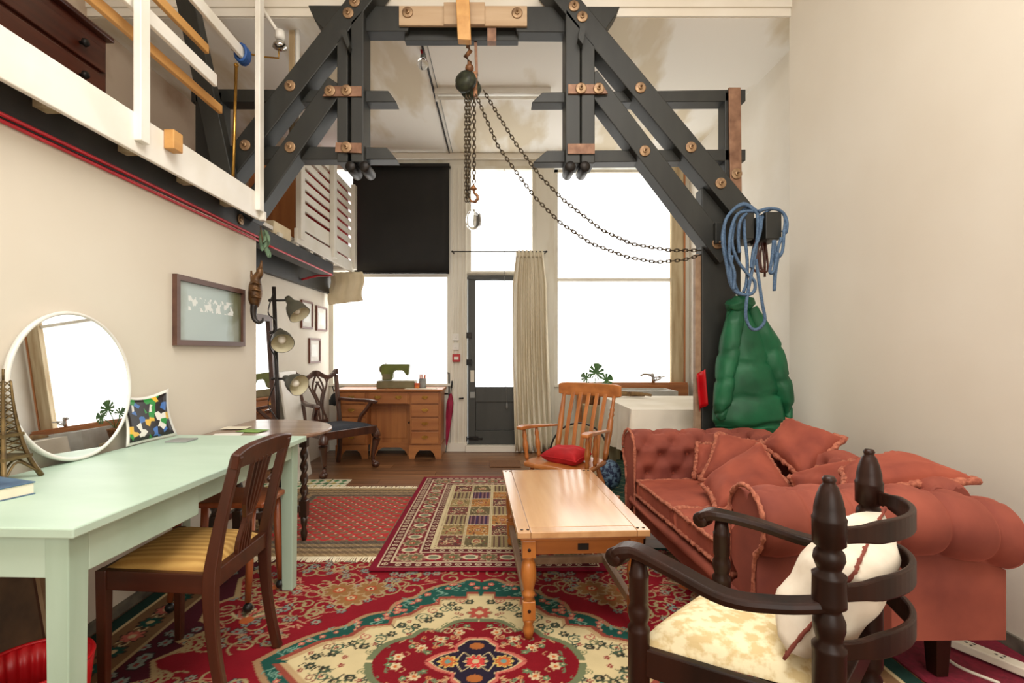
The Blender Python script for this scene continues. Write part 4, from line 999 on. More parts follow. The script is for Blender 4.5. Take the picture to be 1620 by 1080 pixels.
for sgn in (-1, 1):
    for shape in ([(.06,.46),(.13,.50),(.07,.58),(.10,.68),(.20,.78),(.27,.86),(.20,.93)], [(.03,.46),(.05,.56),(.02,.64),(.07,.72),(.15,.80),(.10,.88),(.02,.93)], [(.14,.47),(.17,.49)], [(.0,.66),(.10,.71),(.11,.76),(.04,.83),(-.04,.87)], [(.27,.86),(.33,.90),(.30,.93)]):
        build(MB().sweep(spl([bp(.5+sgn*a, z_) for a, z_ in shape], 5), sq(.014,.02), up=fw), 'splat_bar', 'carver_wood', t, .003)
build(MB().prism([bp(.5-.17,.44), bp(.5+.17,.44), bp(.5+.14,.485), bp(.5-.14,.485)], tuple(fw*.02)), 'splat_shoe', 'carver_wood', t)
tag(build(MB().ball((-1.80,5.60,.66), (.05,.04,.07)).tube([(-1.80,5.6,.70),(-1.77,5.62,.80),(-1.83,5.62,.80),(-1.80,5.6,.70)], .006,5).box(-1.86,-1.74,5.59,5.61,.60,.66), 'black_bag', 'black_fabric'), 'small black bag hooked on the left end of the desk', 'bag')

# ================================================================== coffee table
rz = .051; t = thing('coffee_table', 'honey oak coffee table with turned legs and stretchers', 'table', (.317,2.61,0), rz)
W_, L_ = .272, .54
def lbx(*a): return MB().box(*a)
build(lbx(-W_+.055, W_-.055, -L_+.06, L_-.06, .422, .4405), 'top_panel', 'coffee_top', t, .001, local=True)
for a in ((-W_,-W_+.054,-L_,L_), (W_-.054,W_,-L_,L_), (-W_+.055,W_-.055,-L_,-L_+.059), (-W_+.055,W_-.055,L_-.059,L_)):
    build(lbx(*a, .414, .44), 'border_board', 'coffee_band', t, .003, local=True)
build(lbx(-W_+.014, W_-.014, -L_+.014, L_-.014, .398, .414), 'moulding', 'coffee_rail', t, .006, local=True)
pg = None
for sx in (-1,1):
    for sy in (-1,1):
        for q in (.02,.045):
            if pg is None: pg = build(MB().lathe([(.006,0),(.006,.002)], (0,0,0), 10), 'peg', 'ebony_wood', t, local=True); pg.location = (sx*(W_-q), sy*(L_-.03), .44)
            else: put(pg, t, (sx*(W_-q), sy*(L_-.03), .44))
legp = [(.016,0),(.022,.015),(.024,.03),(.018,.045),(.024,.06)]
legp2 = [(.026,.148),(.018,.155),(.026,.165),(.028,.175),(.02,.185),(.024,.20),(.032,.235),(.032,.27),(.027,.30),(.020,.318),(.026,.325)]
for sx in (-1,1):
    for sy in (-1,1):
        x, y = sx*(W_-.05), sy*(L_-.05)
        lg = build(MB().lathe(legp2, (x,y,0), 16), 'leg', 'coffee_oak', t, local=True)
        build(MB().box(x-.028,x+.028,y-.028,y+.028,.325,.398), 'leg_block', 'coffee_oak', lg, .003, local=True)
        build(MB().box(x-.026,x+.026,y-.026,y+.026,.07,.148), 'leg_block', 'coffee_oak', lg, .003, local=True)
        build(MB().lathe([(legp[0][0], -.011 if sy < 0 else 0)]+legp[1:]+[(.025,.07)], (x,y,0), 16), 'foot', 'coffee_oak', lg, local=True)
        for zz_, dd_ in ((.36,.028),(.11,.026)): build(MB().disc((x,y-dd_,zz_), .007, .003), 'dowel', 'ebony_wood', lg, local=True)
for sy in (-1,1): build(lbx(-W_+.078, W_-.078, sy*(L_-.05)-.012, sy*(L_-.05)+.012, .335, .397), 'apron', 'coffee_rail', t, .002, local=True)
for sx in (-1,1):
    build(lbx(sx*(W_-.05)-.012, sx*(W_-.05)+.012, -L_+.078, L_-.078, .335, .397), 'apron', 'coffee_oak', t, .002, local=True)
    build(lbx(sx*(W_-.05)-.014, sx*(W_-.05)+.014, -L_+.07, L_-.07, .09, .125), 'stretcher', 'grey_rail', t, .002, local=True)
build(lbx(-W_+.064, W_-.064, -.015, .015, .09, .125), 'stretcher', 'grey_rail', t, .002, local=True)
build(lbx(-.02, .025, -L_+.034, -L_+.0375, .352, .378), 'key_plate', 'black_iron', t, local=True)

# ================================================================== rocking chair
FLp, FRp = Vector((.17,3.57,0)), Vector((.53,3.26,0)); BLp, BRp = Vector((.44,3.87,0)), Vector((.745,3.60,0))
def rc(u, v, z): p = FLp.lerp(FRp,u).lerp(BLp.lerp(BRp,u), v); return Vector((p.x,p.y,z))
t = thing('rocking_chair', 'honey pine slat back rocking chair behind the coffee table', 'chair', tuple(rc(.5,.5,0)))
out = [rc(.02,-.04,0), rc(.25,-.09,0), rc(.5,-.07,0), rc(.75,-.09,0), rc(.98,-.04,0), rc(1.05,.2,0), rc(1.02,1.02,0), rc(.5,1.08,0), rc(-.02,1.02,0), rc(-.05,.2,0)]
build(MB().prism([(p.x,p.y,.385) for p in out], (0,0,.036)), 'seat', 'oak_honey', t, .012)
bkd = (rc(.5,1,0)-rc(.5,0,0)).normalized()
for u in (0,1):
    p = rc(u,.98,.42); q = rc(u+(-.03 if u==0 else .03),1,.86)+bkd*.12
    if u == 0: build(MB().tube([p, p.lerp(q,.25), p.lerp(q,.6), p.lerp(q,.9), q], [.019,.022,.022,.016,.014], 12), 'back_post', 'oak_honey_v', t)
    else: build(MB().tube([p.lerp(q,k) for k in (0,.08,.1,.14,.4,.62,.66,.70,.74,.78,.82,.9,1)], [.016,.018,.022,.018,.024,.02,.014,.02,.014,.018,.012,.012,.014], 12), 'back_post', 'oak_honey_v', t)
    for v in (.1,.85):
        ft = rc(u+(-.08 if u==0 else .08), v+(-.12 if v<.5 else .12), .075)
        pa_ = rc(u*.8+.1, v, .385)
        build(MB().tube([ft.lerp(pa_,k) for k in np.linspace(0,1,9)], [.012,.017,.021,.015,.02,.024,.018,.016,.014], 12), 'leg', 'oak_honey_v', t)
    rk = []
    for k in range(13):
        v = -.22+1.7*k/12; rk.append(rc(u+(-.08 if u==0 else .08), v, .042+.07*((v-.55)/.95)**2))
    build(MB().sweep(rk, sq(.028,.05)), 'rocker', 'oak_honey', t, .004)
    arm = [rc(u+(-.05 if u==0 else .05), v, z_) for v, z_ in ((1.03,.625),(.7,.635),(.35,.645),(.08,.65),(-.06,.645))]
    build(MB().sweep(spl(arm,4), sq(.05,.022), scale=list(np.interp(np.linspace(0,4,17), range(5), (.75,.8,1.0,1.25,1.0)))), 'arm', 'oak_honey', t, .006)
    for v in (.08,.42):
        a_, b_ = rc(u+(-.02 if u==0 else .02),v+.04,.42), rc(u+(-.05 if u==0 else .05),v,.638)
        build(MB().tube([a_.lerp(b_,k) for k in np.linspace(0,1,10)], [.012,.016,.012,.018,.02,.017,.013,.017,.012,.011], 10), 'arm_spindle', 'oak_honey_v', t)
for k in range(5):
    u = .17+.165*k
    p = rc(u,1.0,.41); q = rc(-.02+1.04*u,1,.87)+bkd*.135
    m_ = p.lerp(q,.45)+bkd*-.02
    build(MB().sweep(spl([p,m_,q],6), sq(.030,.011), up=bkd), 'back_slat', 'oak_honey_v', t, .003)
cr = []
for k in range(17):
    u = -.16+1.32*k/16; cr.append(rc(u,1,.895)+bkd*(.125+.03*(1-(2*(k/16)-1)**2)))
build(MB().sweep(cr, sq(.022,.098), up=(0,0,1), scale=[(1,.78+.22*min(1,(8-abs(k-8))/1.5)) for k in range(17)]), 'crest_rail', 'oak_honey', t, .008)

def pillow(corners, th, name, matn, label, cat, group=None, fringe=None, n=30, pinch=.10, seed=0):
    c = [Vector(p) for p in corners]; nr = ((c[1]-c[0]).cross(c[3]-c[0])+(c[2]-c[3]).cross(c[2]-c[1])).normalized()
    ctr_ = sum(c, Vector())/4; rng = random.Random(seed); ph = [rng.uniform(0,6) for _ in range(6)]
    def pt(u, v, sg):
        uu, vv = 2*u-1, 2*v-1
        p = c[0].lerp(c[1],u).lerp(c[3].lerp(c[2],u),v)
        k = pinch*((1-uu*uu)*(vv*vv)+(1-vv*vv)*(uu*uu)); p = p+(ctr_-p)*k
        q = max(0,(1-uu**4))*max(0,(1-vv**4))
        fo = 0
        for ic, (cu, cv) in enumerate(((-1,-1),(1,-1),(1,1),(-1,1))):
            ddx, ddy = uu-cu, vv-cv; rr_ = math.hypot(ddx, ddy)
            fo += .08*math.exp(-(rr_/.75)**2)*math.sin(math.atan2(ddy, ddx)*11+ph[ic])
        wr = 1+fo+.06*math.sin(5*uu+3*vv+ph[0])+.05*math.sin(7*vv-4*uu+ph[1])+.10*math.exp(-((uu+vv)/.18)**2)*(-.5)*math.sin(ph[2])
        return p+nr*(sg*th*.5*q**.5*wr)
    b = MB(); b.grid(n, n, lambda u, v: pt(u,v,1)); b.grid(n, n, lambda u, v: pt(u,v,-1))
    lo_ = min(p.z for p in [Vector(v) for v in b.v])
    t_ = thing(name, label, cat, (ctr_.x, ctr_.y, lo_), 0, group)
    o_ = build(b, 'cover', matn, t_, recalc=False)
    bm_ = bmesh.new(); bm_.from_mesh(o_.data); bmesh.ops.remove_doubles(bm_, verts=bm_.verts, dist=1e-4); bmesh.ops.recalc_face_normals(bm_, faces=bm_.faces); bm_.to_mesh(o_.data); bm_.free()
    if fringe:
        per = []
        m_ = 34
        for (ua,va),(ub,vb) in (((0,0),(1,0)),((1,0),(1,1)),((1,1),(0,1)),((0,1),(0,0))):
            for k in range(m_): per.append(pt(ua+(ub-ua)*k/m_, va+(vb-va)*k/m_, 1))
        per = [p+Vector((rng.uniform(-1,1),rng.uniform(-1,1),rng.uniform(-1,1)))*fringe[1]*.22 for p in per]
        f = MB().tube(per, [fringe[1]*rng.uniform(.62,1.25) for _ in per], 7, True, up=nr)
        build(f, fringe[0], fringe[2], t_, recalc=False)
    return t_
pillow([rc(.2,.15,.46), rc(.85,.1,.46), rc(.85,.75,.47), rc(.2,.8,.47)], .11, 'red_cushion', 'red_velvet', 'red velvet cushion on the seat of the rocking chair', 'cushion', None, ('piping', .004, 'red_velvet'))

# ================================================================== cloth covered bench, sink, plant
t = thing('work_bench', 'low wooden work bench hidden under a cream dust sheet', 'bench', (1.6,4.47,0))
build(MB().box(1.04,2.20,3.92,5.02,.70,.735), 'bench_top', 'bare_timber', t)
for x in (1.09,2.14):
    for y in (3.98,4.96): build(MB().box(x-.035,x+.035,y-.035,y+.035,0.012,.70), 'leg', 'bare_timber', t)
CX0, CX1, CY0, CY1, CZ = 1.0, 2.24, 3.87, 5.06, .747
def cl_top(u, v): return (CX0+(CX1-CX0)*u, CY0+(CY1-CY0)*v, CZ+.005*math.sin(u*9+v*5)*math.sin(v*7)*math.sin(math.pi*u)*math.sin(math.pi*v))
LL, LF = CY1-CY0, CX1-CX0
def cl_skirt(u, v):       # one continuous skirt: along the left side, round the corner, along the front
    d_ = u*(LL+LF)
    if d_ < LL: p = Vector((CX0, CY1-d_, 0)); n_ = Vector((-1,0,0))
    else: p = Vector((CX0+d_-LL, CY0, 0)); n_ = Vector((0,-1,0))
    k = max(-1, min(1, (d_-LL)/.06)); n_ = Vector((-(1-k)/2, -(1+k)/2, 0)).normalized()
    cor = math.exp(-((d_-LL)/.10)**2)
    bil = v*(.012+.022*math.sin(d_*15+.6)+.012*math.sin(d_*33))+.06*cor*v-.02*math.sin(math.pi*min(1,max(0,(d_-LL)/LF)))*math.exp(-((v-.3)/.2)**2)
    drop = (.37 if d_ < LL else .42)+.05*cor+.03*math.sin(d_*4)
    q = p+n_*bil; return (q.x, q.y, CZ-drop*v)
b = MB(); b.grid(30, 30, cl_top); b.grid(150, 18, cl_skirt)
tag(build(b, 'dust_sheet', 'cloth_white', None, recalc=True), 'cream dust sheet draped over the work bench by the window', 'cloth')
t = thing('sink', 'deep white ceramic sink under the right window', 'sink', (1.55,5.75,0))
b = MB(); sx0, sx1, sy0, sy1, sz0, sz1 = 1.22, 1.92, 5.50, 5.95, .50, .76
b.box(sx0,sx1,sy0,sy0+.035,sz0,sz1); b.box(sx0,sx1,sy1-.035,sy1,sz0,sz1); b.box(sx0,sx0+.035,sy0+.035,sy1-.035,sz0,sz1); b.box(sx1-.035,sx1,sy0+.035,sy1-.035,sz0,sz1); b.box(sx0+.035,sx1-.035,sy0+.035,sy1-.035,sz0,sz0+.03)
build(b, 'basin', 'sink_ceramic', t)
b = MB().box(1.24,1.31,5.55,5.9,0.012,sz0); b.box(1.83,1.90,5.55,5.9,0.012,sz0); build(b, 'stand', 'bare_timber', t)
build(MB().box(.9,2.2,5.955,6.0,.012,.80), 'splash_board', 'desk_pine', t, .003)
build(MB().box(.9,2.2,5.98,6.09,.80,.822), 'shelf', 'desk_pine', t, .003)
p = at(1030, 612, 5.9)
t = thing('mixer_tap', 'chrome mixer tap over the sink at the right window', 'tap', (p.x, 5.99, .822))
q = Vector((1.80,5.99,.82))
build(MB().tube([q, q+Vector((0,0,.06)), q+Vector((-.02,-.02,.09))], .02, 10).ball(q+Vector((-.02,-.02,.09)), .026), 'body', 'chrome', t)
build(MB().tube(spl([q+Vector((-.01,-.02,.085)), q+Vector((-.08,-.06,.10)), q+Vector((-.16,-.14,.105)), q+Vector((-.19,-.18,.09))]), .014, 8), 'spout', 'chrome', t)
for dx in (.04,.09): build(MB().tube([q+Vector((.02,0,.02)), q+Vector((dx,0,.05))], .010, 8).tube([q+Vector((dx-.03,0,.06)), q+Vector((dx+.04,-.02,.075))], .008, 8), 'lever', 'chrome', t)
tag(build(MB().box(.95,1.19,5.66,5.90,.012,.585), 'plant_crate', 'bare_timber', None, .006), 'upright wooden crate carrying the monstera beside the sink', 'crate')
t = thing('monstera_plant', 'small monstera plant in a pot by the right window', 'plant', (1.07,5.78,.585))
build(MB().lathe([(.06,.0),(.08,.13),(.085,.145),(.07,.145),(.065,.13)], (1.07,5.78,.586), 16), 'pot', 'rust_hook', t)
for cxl, cyl, czl, az, sc in ((1.085,5.74,.945,.25,.115),(.985,5.77,.885,-.9,.075),(1.20,5.78,.86,1.1,.095)):
    lob = []; nk = 97
    for k in range(nk):
        a = -2.7+5.4*k/(nk-1); r = sc*(1.0-.30*abs(a)/2.7); m_ = (abs(a)*180/math.pi) % 34
        if abs(a) > .25 and m_ < 9: r *= .42
        lob.append(Vector((r*math.sin(a)*.9, -.25*abs(r*math.sin(a))*.5, r*math.cos(a))))
    Rm = Matrix.Rotation(az,3,'Y') @ Matrix.Rotation(-.3,3,'X'); ctr2 = Vector((cxl,cyl,czl))
    b = MB(); V_ = [ctr2]+[ctr2+Rm@v for v in lob]; b.add(V_, [(0,k,k+1) for k in range(1,nk)])
    lf_ = build(b, 'leaf', 'leaf_green', t, thick=.002)
    build(MB().tube([ctr2, ctr2.lerp(Vector((1.07,5.78,.73)),.5)+Vector((0,.02,0)), (1.07,5.78,.72)], .005, 6), 'leaf_stem', 'leaf_green', lf_)
t = thing('driftwood', 'piece of driftwood lying on the dust sheet', 'driftwood', (1.18,4.85,.75))
build(MB().tube(spl([(1.06,4.92,.778),(1.16,4.88,.785),(1.27,4.9,.775),(1.38,4.86,.772)]), list(np.interp(np.linspace(0,3,19),range(4),(.012,.026,.022,.014))), 10), 'branch', 'log_wood', t)
build(MB().tube(spl([(1.24,4.9,.785),(1.33,4.80,.79),(1.42,4.78,.776)]), list(np.linspace(.018,.012,13)), 8), 'side_branch', 'log_wood', t)
b = MB().ball((.95,4.40,.13), (.10,.09,.125), 14, 10)
tag(build(b, 'patterned_bag', 'blue_pattern'), 'blue and white patterned bundle under the dust sheet edge', 'bag')
tag(build(MB().prism([(.955,3.84,.02),(1.045,3.80,.02),(1.05,3.81,.30),(.96,3.85,.24)], (.01,.03,0)), 'orange_box', 'orange_card'), 'flat orange and yellow card box beside the far sofa arm', 'box')
def dr_(u, v):
    a = 2*math.pi*v; r = .30*(1 if u < .9 else .97); return (.70+.05*u+.0*math.cos(a), 4.42+r*math.sin(a)*.9, .34+r*math.cos(a))
t = thing('round_tray', 'large round brown tray standing behind the rocking chair', 'tray', (.72,4.6,.012))
Mt = Vector((0,0,1)).rotation_difference(Vector((-.35,-.9,.25)).normalized()).to_matrix()
build(MB().lathe([(.25,0),(.26,.02),(.24,.022),(.23,.008),(.01,.008)], (.72,4.62,.275), 40, Mt), 'dish', 'bare_timber', t)
build(MB().tube([Vector((.72,4.62,.275))+Mt@Vector((.26*math.cos(a),.26*math.sin(a),.018)) for a in np.linspace(0,2*math.pi,41)[:-1]], .010, 6, True, up=Mt@Vector((0,0,1))), 'rim', 'black_iron', t)
b = MB().grid(8, 10, lambda u, v: (1.335+.045*u+.02*v, 3.46+.03*math.sin(u*5), 1.02-.24*v+.05*u))
tag(build(b, 'red_cloth', 'red_plastic', None, thick=.004), 'scrap of red cloth hanging behind the black post', 'cloth')
# ================================================================== sofa
SL = 1.58; rz = .066
t = SOFA = thing('chesterfield_sofa', 'rust velvet buttoned sofa along the right wall', 'sofa', (.895,1.70,0), rz)
BX = .63                                     # inner face of the back
build(MB().box(.02,.80,.07,SL-.07,.16,.31), 'base', 'velvet_arm', t, .02, local=True)
build(MB().tube([(.012,.16,.275),(.012,SL-.16,.275)], .028, 10), 'front_roll', 'velvet_arm', t, local=True)
def tuft(u, v, a, bb, dp):
    # diamond lattice of dimples: u along, v across; returns depth
    i = round(v/bb); off = a/2 if i % 2 else 0
    du = (u-off+a/2) % a-a/2; dv = v-i*bb
    d2 = (du/.034)**2+(dv/.034)**2
    w1 = abs(((u/a+v/(2*bb)) + .5) % 1-.5)*a; w2 = abs(((u/a-v/(2*bb))+.5) % 1-.5)*a
    return dp*math.exp(-d2)+dp*.16*(math.exp(-(w1/.010)**2)+math.exp(-(w2/.010)**2))
def arm_profile(R_, ct, cz, zin, zbot, tout, n=34):
    pts = [(0, zin+(cz-R_*.26-zin)*k/15) for k in range(15)]
    for k in range(n+1):
        a = math.radians(180+8-258*k/n); pts.append((ct+R_*math.cos(a), cz+R_*math.sin(a)))
    pts += [(tout,cz-R_*.95),(tout,(cz-R_+zbot)/2),(tout,zbot)]
    return pts
def rolled(prof, L_, place, tufted=True, pleat=.165, rear=None, nu=84):
    P_ = [Vector((p[0],p[1])) for p in prof]; D = [0]
    for a, b_ in zip(P_, P_[1:]): D.append(D[-1]+(b_-a).length)
    roll_end = D[15+16]
    def fn(i, j):
        u = L_*i/(nu-1); p = P_[j]; q0, q1 = P_[max(j-1,0)], P_[min(j+1,len(P_)-1)]
        tg = (q1-q0).normalized(); nr = Vector((-tg.y, tg.x)); dd = 0
        v = D[j]
        if tufted and v < roll_end: dd = tuft(u, v-.06, pleat, .10, .042)
        if 15 < j < 15+34 and v >= roll_end-.02:
            du = abs((u+pleat/2) % pleat-pleat/2); dd += .014*math.exp(-(du/.012)**2)-.004*math.cos(2*math.pi*u/pleat)*-1
        return place(u, p.x-nr.x*dd, p.y-nr.y*dd)
    nv = len(P_); b = MB()
    b.add([fn(i,j) for i in range(nu) for j in range(nv)], [(i*nv+j,(i+1)*nv+j,(i+1)*nv+j+1,i*nv+j+1) for i in range(nu-1) for j in range(nv-1)], True)
    b.f.append(tuple(range(nv))); b.s.append(False); b.f.append(tuple(range((nu-1)*nv,nu*nv))); b.s.append(False)
    # button spots
    spots = []
    for r in range(0, 3):
        vv = .06+r*.10
        for k in range(0, int(L_/pleat)+1):
            u = k*pleat+(pleat/2 if r % 2 else 0)
            if .04 < u < L_-.03 and vv < roll_end:
                j = min(range(nv), key=lambda q: abs(D[q]-vv)); spots.append(Vector(fn(round(u/L_*(nu-1)), j)))
    return b, spots
def droop(x): return -.055*max(0,(x-.45)/.45)**2
prof = arm_profile(.122,.121,.578,.29,.16,.175)
near = lambda u, tt_, z: (u+.0, .245-tt_*(1+.12*max(0,(u-.5)/.4)), z+droop(u)*(1 if z > .4 else 0))
far = lambda u, tt_, z: (u, SL-.245+tt_, z)
backp = lambda u, tt_, z: (BX+tt_+.10*max(0,z-.30), .12+u, z)
b, s1 = rolled(prof, .90, near, nu=96); arm_n = build(b, 'near_arm', 'velvet_arm', t, local=True)
b, s2 = rolled(prof, .84, far, nu=90); arm_f = build(b, 'far_arm', 'velvet_arm', t, local=True)
b, s3 = rolled(arm_profile(.105,.104,.60,.29,.16,.15), SL-.24, backp, nu=120); back = build(b, 'backrest', 'velvet_arm', t, local=True)
bt = None
for par, sp_ in ((arm_n,s1),(arm_f,s2),(back,s3)):
    for p in sp_:
        if bt is None: bt = build(MB().ball((0,0,0), .011, 8, 6), 'button', 'velvet', par, local=True); bt.location = p
        else: put(bt, par, p)
for (yy, par, sg) in ((.245, arm_n, -1), (SL-.245, arm_f, 1)):
    per = [(-.006, yy+sg*tt_*.93, z) for tt_, z in [(.0,.18),(.0,.30)]+[(a,c) for a,c in prof[15:49:2]]+[(.175,.40),(.175,.18)]]
    rng = random.Random(4); per = spl(per, 3)
    build(MB().tube(per, [.009*rng.uniform(.6,1.3) for _ in per], 6), 'edge_fringe', 'fringe', par, local=True, recalc=False)
for x in (.07,.72):
    for y in (.13,SL-.13): build(MB().tbox((x,y), .045,.045,.06,.06,.0,.16), 'leg', 'ebony_wood', t, .003, local=True)
RS = ROOT[t.name]
def sofa_pt(x, y, z): return RS @ Vector((x,y,z))
# seat cushions
def seat_cushion(y0, y1, z0, z1, label):
    o = RS @ Vector((.33,(y0+y1)/2,z0)); tt2 = thing('seat_cushion', label, 'cushion', tuple(o), rz, 'loose seat cushions of the sofa')
    hx, hy = .325, (y1-y0)/2; hz = (z1-z0)
    def fn(u, v):
        a = math.pi*v; 
        x, y = hx*(2*u-1), 0
        return None
    b = MB(); n = 18
    for sg in (1,-1):
        def sf(u, v, sg=sg):
            uu, vv = 2*u-1, 2*v-1; q = max(0,(1-uu**8))*max(0,(1-vv**8))
            return (hx*uu, hy*vv, hz*.5+sg*hz*(.36+.16*q**.5*(1-.3*(uu*uu+vv*vv)/2)))
        b.grid(n, n, sf)
    m_ = 12; per = []
    for (ua,va),(ub,vb) in (((-1,-1),(1,-1)),((1,-1),(1,1)),((1,1),(-1,1)),((-1,1),(-1,-1))):
        for k in range(m_): per.append((hx*(ua+(ub-ua)*k/m_), hy*(va+(vb-va)*k/m_)))
    k_ = len(per); b.add([(x*1.0,y*1.0,hz*.14) for x,y in per]+[(x*1.012,y*1.012,hz*.5) for x,y in per]+[(x,y,hz*.86) for x,y in per], [(r*k_+i, r*k_+(i+1)%k_, (r+1)*k_+(i+1)%k_, (r+1)*k_+i) for r in (0,1) for i in range(k_)], True)
    build(b, 'cover', 'velvet', tt2, local=True)
    rng = random.Random(int(y0*100)); 
    for zf in (.86,.14):
        pr = []
        for i in range(k_):
            for s_ in range(3):
                x = per[i][0]+(per[(i+1)%k_][0]-per[i][0])*s_/3; y = per[i][1]+(per[(i+1)%k_][1]-per[i][1])*s_/3
                pr.append((x*1.01+rng.uniform(-.003,.003), y*1.01+rng.uniform(-.003,.003), hz*zf+rng.uniform(-.003,.003)))
        build(MB().tube(pr, [.010*rng.uniform(.6,1.3) for _ in pr], 6, True), 'fringe', 'fringe', tt2, local=True, recalc=False)
seat_cushion(.255, .785, .312, .43, 'nearer loose seat cushion of the rust sofa')
seat_cushion(.80, SL-.255, .312, .43, 'farther loose seat cushion of the rust sofa')
FR = ('fringe', .0155, 'fringe'); G = 'fringed cushions on the rust sofa'
def P4(*q): return [at(a, b_, c) for a, b_, c in q]
pillow(P4((1136,688,3.02),(1215,704,2.92),(1192,768,2.74),(1108,762,2.86)), .13, 'throw_cushion', 'velvet', 'fringed rust cushion leaning at the back by the far arm', 'cushion', G, FR, seed=1)
pillow(P4((1103,704,3.05),(1140,702,3.05),(1140,756,2.95),(1097,757,2.97)), .08, 'throw_cushion', 'velvet', 'crumpled fringed cushion tucked against the far arm buttons', 'cushion', G, FR, seed=2)
pillow(P4((1246,666,2.82),(1336,697,2.55),(1276,768,2.42),(1206,708,2.76)), .14, 'throw_cushion', 'velvet', 'topmost fringed rust cushion standing on its corner', 'cushion', G, FR, seed=3)
pillow(P4((1250,758,2.45),(1352,732,2.22),(1350,792,2.10),(1268,800,2.30)), .12, 'throw_cushion', 'velvet', 'fringed rust cushion half hidden behind the near sofa arm', 'cushion', G, FR, seed=4)
pillow(P4((1206,702,2.80),(1258,782,2.42),(1134,812,2.36),(1110,770,2.66)), .15, 'throw_cushion', 'velvet', 'large fringed rust cushion lying over the middle of the seat', 'cushion', G, FR, seed=5)
pillow(P4((1330,748,2.12),(1412,722,2.20),(1548,764,1.94),(1330,784,1.93)), .12, 'throw_cushion', 'velvet', 'fringed rust cushion resting on top of the near sofa arm', 'cushion', G, FR, seed=6)

# ================================================================== turned armchair in the foreground
B1, B2, F1, F2 = Vector((.70,1.087,0)), Vector((1.0,1.385,0)), Vector((.354,1.30,0)), Vector((.69,1.59,0))
t = thing('turned_armchair', 'dark turned wood armchair with cream floral seat in the foreground', 'chair', tuple((B1+B2+F1+F2)/4))
zp = Vector((0,0,1))
bprof = [(.022,0),(.026,.03),(.020,.06),(.030,.10),(.031,.30),(.024,.315),(.031,.33),(.032,.34),(.032,.54),(.033,.548),(.033,.556),(.024,.566),(.027,.578),(.031,.593),(.031,.61),(.024,.628),(.022,.634),(.033,.642),(.033,.650),(.032,.70),(.033,.708),(.022,.716),(.026,.726),(.031,.740),(.029,.754),(.022,.764),(.032,.772),(.0325,.82),(.0335,.826),(.030,.832),(.029,.85),(.024,.873),(.017,.893),(.012,.899),(.012,.903),(.014,.908),(.010,.915)]
for p in (B1, B2): build(MB().lathe(bprof, p, 24), 'back_post', 'ebony_wood', t)
fprof = [(.020,0),(.026,.03),(.026,.30),(.018,.315),(.027,.33),(.027,.47),(.028,.48),(.020,.49),(.024,.50),(.027,.515),(.026,.53),(.02,.545),(.024,.55),(.0245,.61),(.0255,.615),(.022,.622),(.018,.655)]
for p in (F1, F2): build(MB().lathe(fprof, p, 20), 'front_post', 'ebony_wood', t)
outw = (((B1+B2)/2)-((F1+F2)/2)).normalized()
for zc, hh in ((.79,.050),(.668,.052),(.545,.055)):
    n = 26; pts = []; sc = []
    for k in range(n+1):
        u = k/n; pts.append(B1.lerp(B2,u)+outw*(.115*math.sin(math.pi*u)**.75)+zp*(zc))
        e = min(u,1-u); sc.append((1, .72+.28*min(1,max(0,(e-.10)/.08))))
    build(MB().sweep(pts, sq(.014,hh), scale=sc), 'back_slat', 'ebony_wood', t, .004)
for Fp, Bp, sg in ((F1,B1,-1),(F2,B2,1)):
    side = (F2-F1).normalized()*sg; fd = (Fp-Bp).normalized()
    pth = spl([Fp+fd*.065+zp*.652, Fp+fd*.04+zp*.668, Fp+zp*.672, Fp.lerp(Bp,.25)+side*.025+zp*.655, Fp.lerp(Bp,.55)+side*.045+zp*.628, Fp.lerp(Bp,.8)+side*.03+zp*.632, Bp+zp*.645], 5)
    sc = list(np.interp(np.linspace(0,6,len(pth)), (0,.5,1,2,4,6), (.75,1.0,1.05,.95,.9,.8)))
    build(MB().sweep(pth, [(-.026,-.016),(.026,-.016),(.030,.0),(.026,.014),(-.026,.014),(-.030,0)], scale=sc, smooth=False), 'arm', 'ebony_wood', t, .006)
    e = Fp+fd*.055+zp*.650
    build(MB().lathe([(.020,-.026),(.024,-.02),(.024,.02),(.020,.026)], e, 16, Vector((0,0,1)).rotation_difference(side).to_matrix()), 'arm_scroll', 'ebony_wood', t)
for a, b_ in ((F1,F2),(F1,B1),(F2,B2),(B1,B2)):
    build(MB().bar(a+zp*.40, b_+zp*.40, .024, .07), 'seat_rail', 'ebony_wood', t, .004)
    build(MB().tube([a+zp*.17, b_+zp*.17], .012, 10), 'stretcher', 'ebony_wood', t)
ins = ((B1+B2)/2-(F1+F2)/2).normalized()
c_ = [F1+ins*-.02+Vector((.012,.0,0)), F2+ins*-.02+Vector((-.008,-.0,0)), B2-ins*.035+Vector((-.02,-.02,0)), B1-ins*.035+Vector((.02,.02,0))]
build(pad([(p.x,p.y) for p in c_], .43, .055, 20, 20), 'seat_pad', 'cream_damask', t)
pillow([Vector((.775,1.115,.70)), Vector((1.0,1.325,.775)), Vector((.875,1.41,.49)), Vector((.645,1.16,.485))], .17, 'white_pillow', 'white_linen', 'white linen pillow with red piping on the foreground armchair', 'pillow', None, ('piping', .0045, 'velvet_arm'), n=18, seed=9)

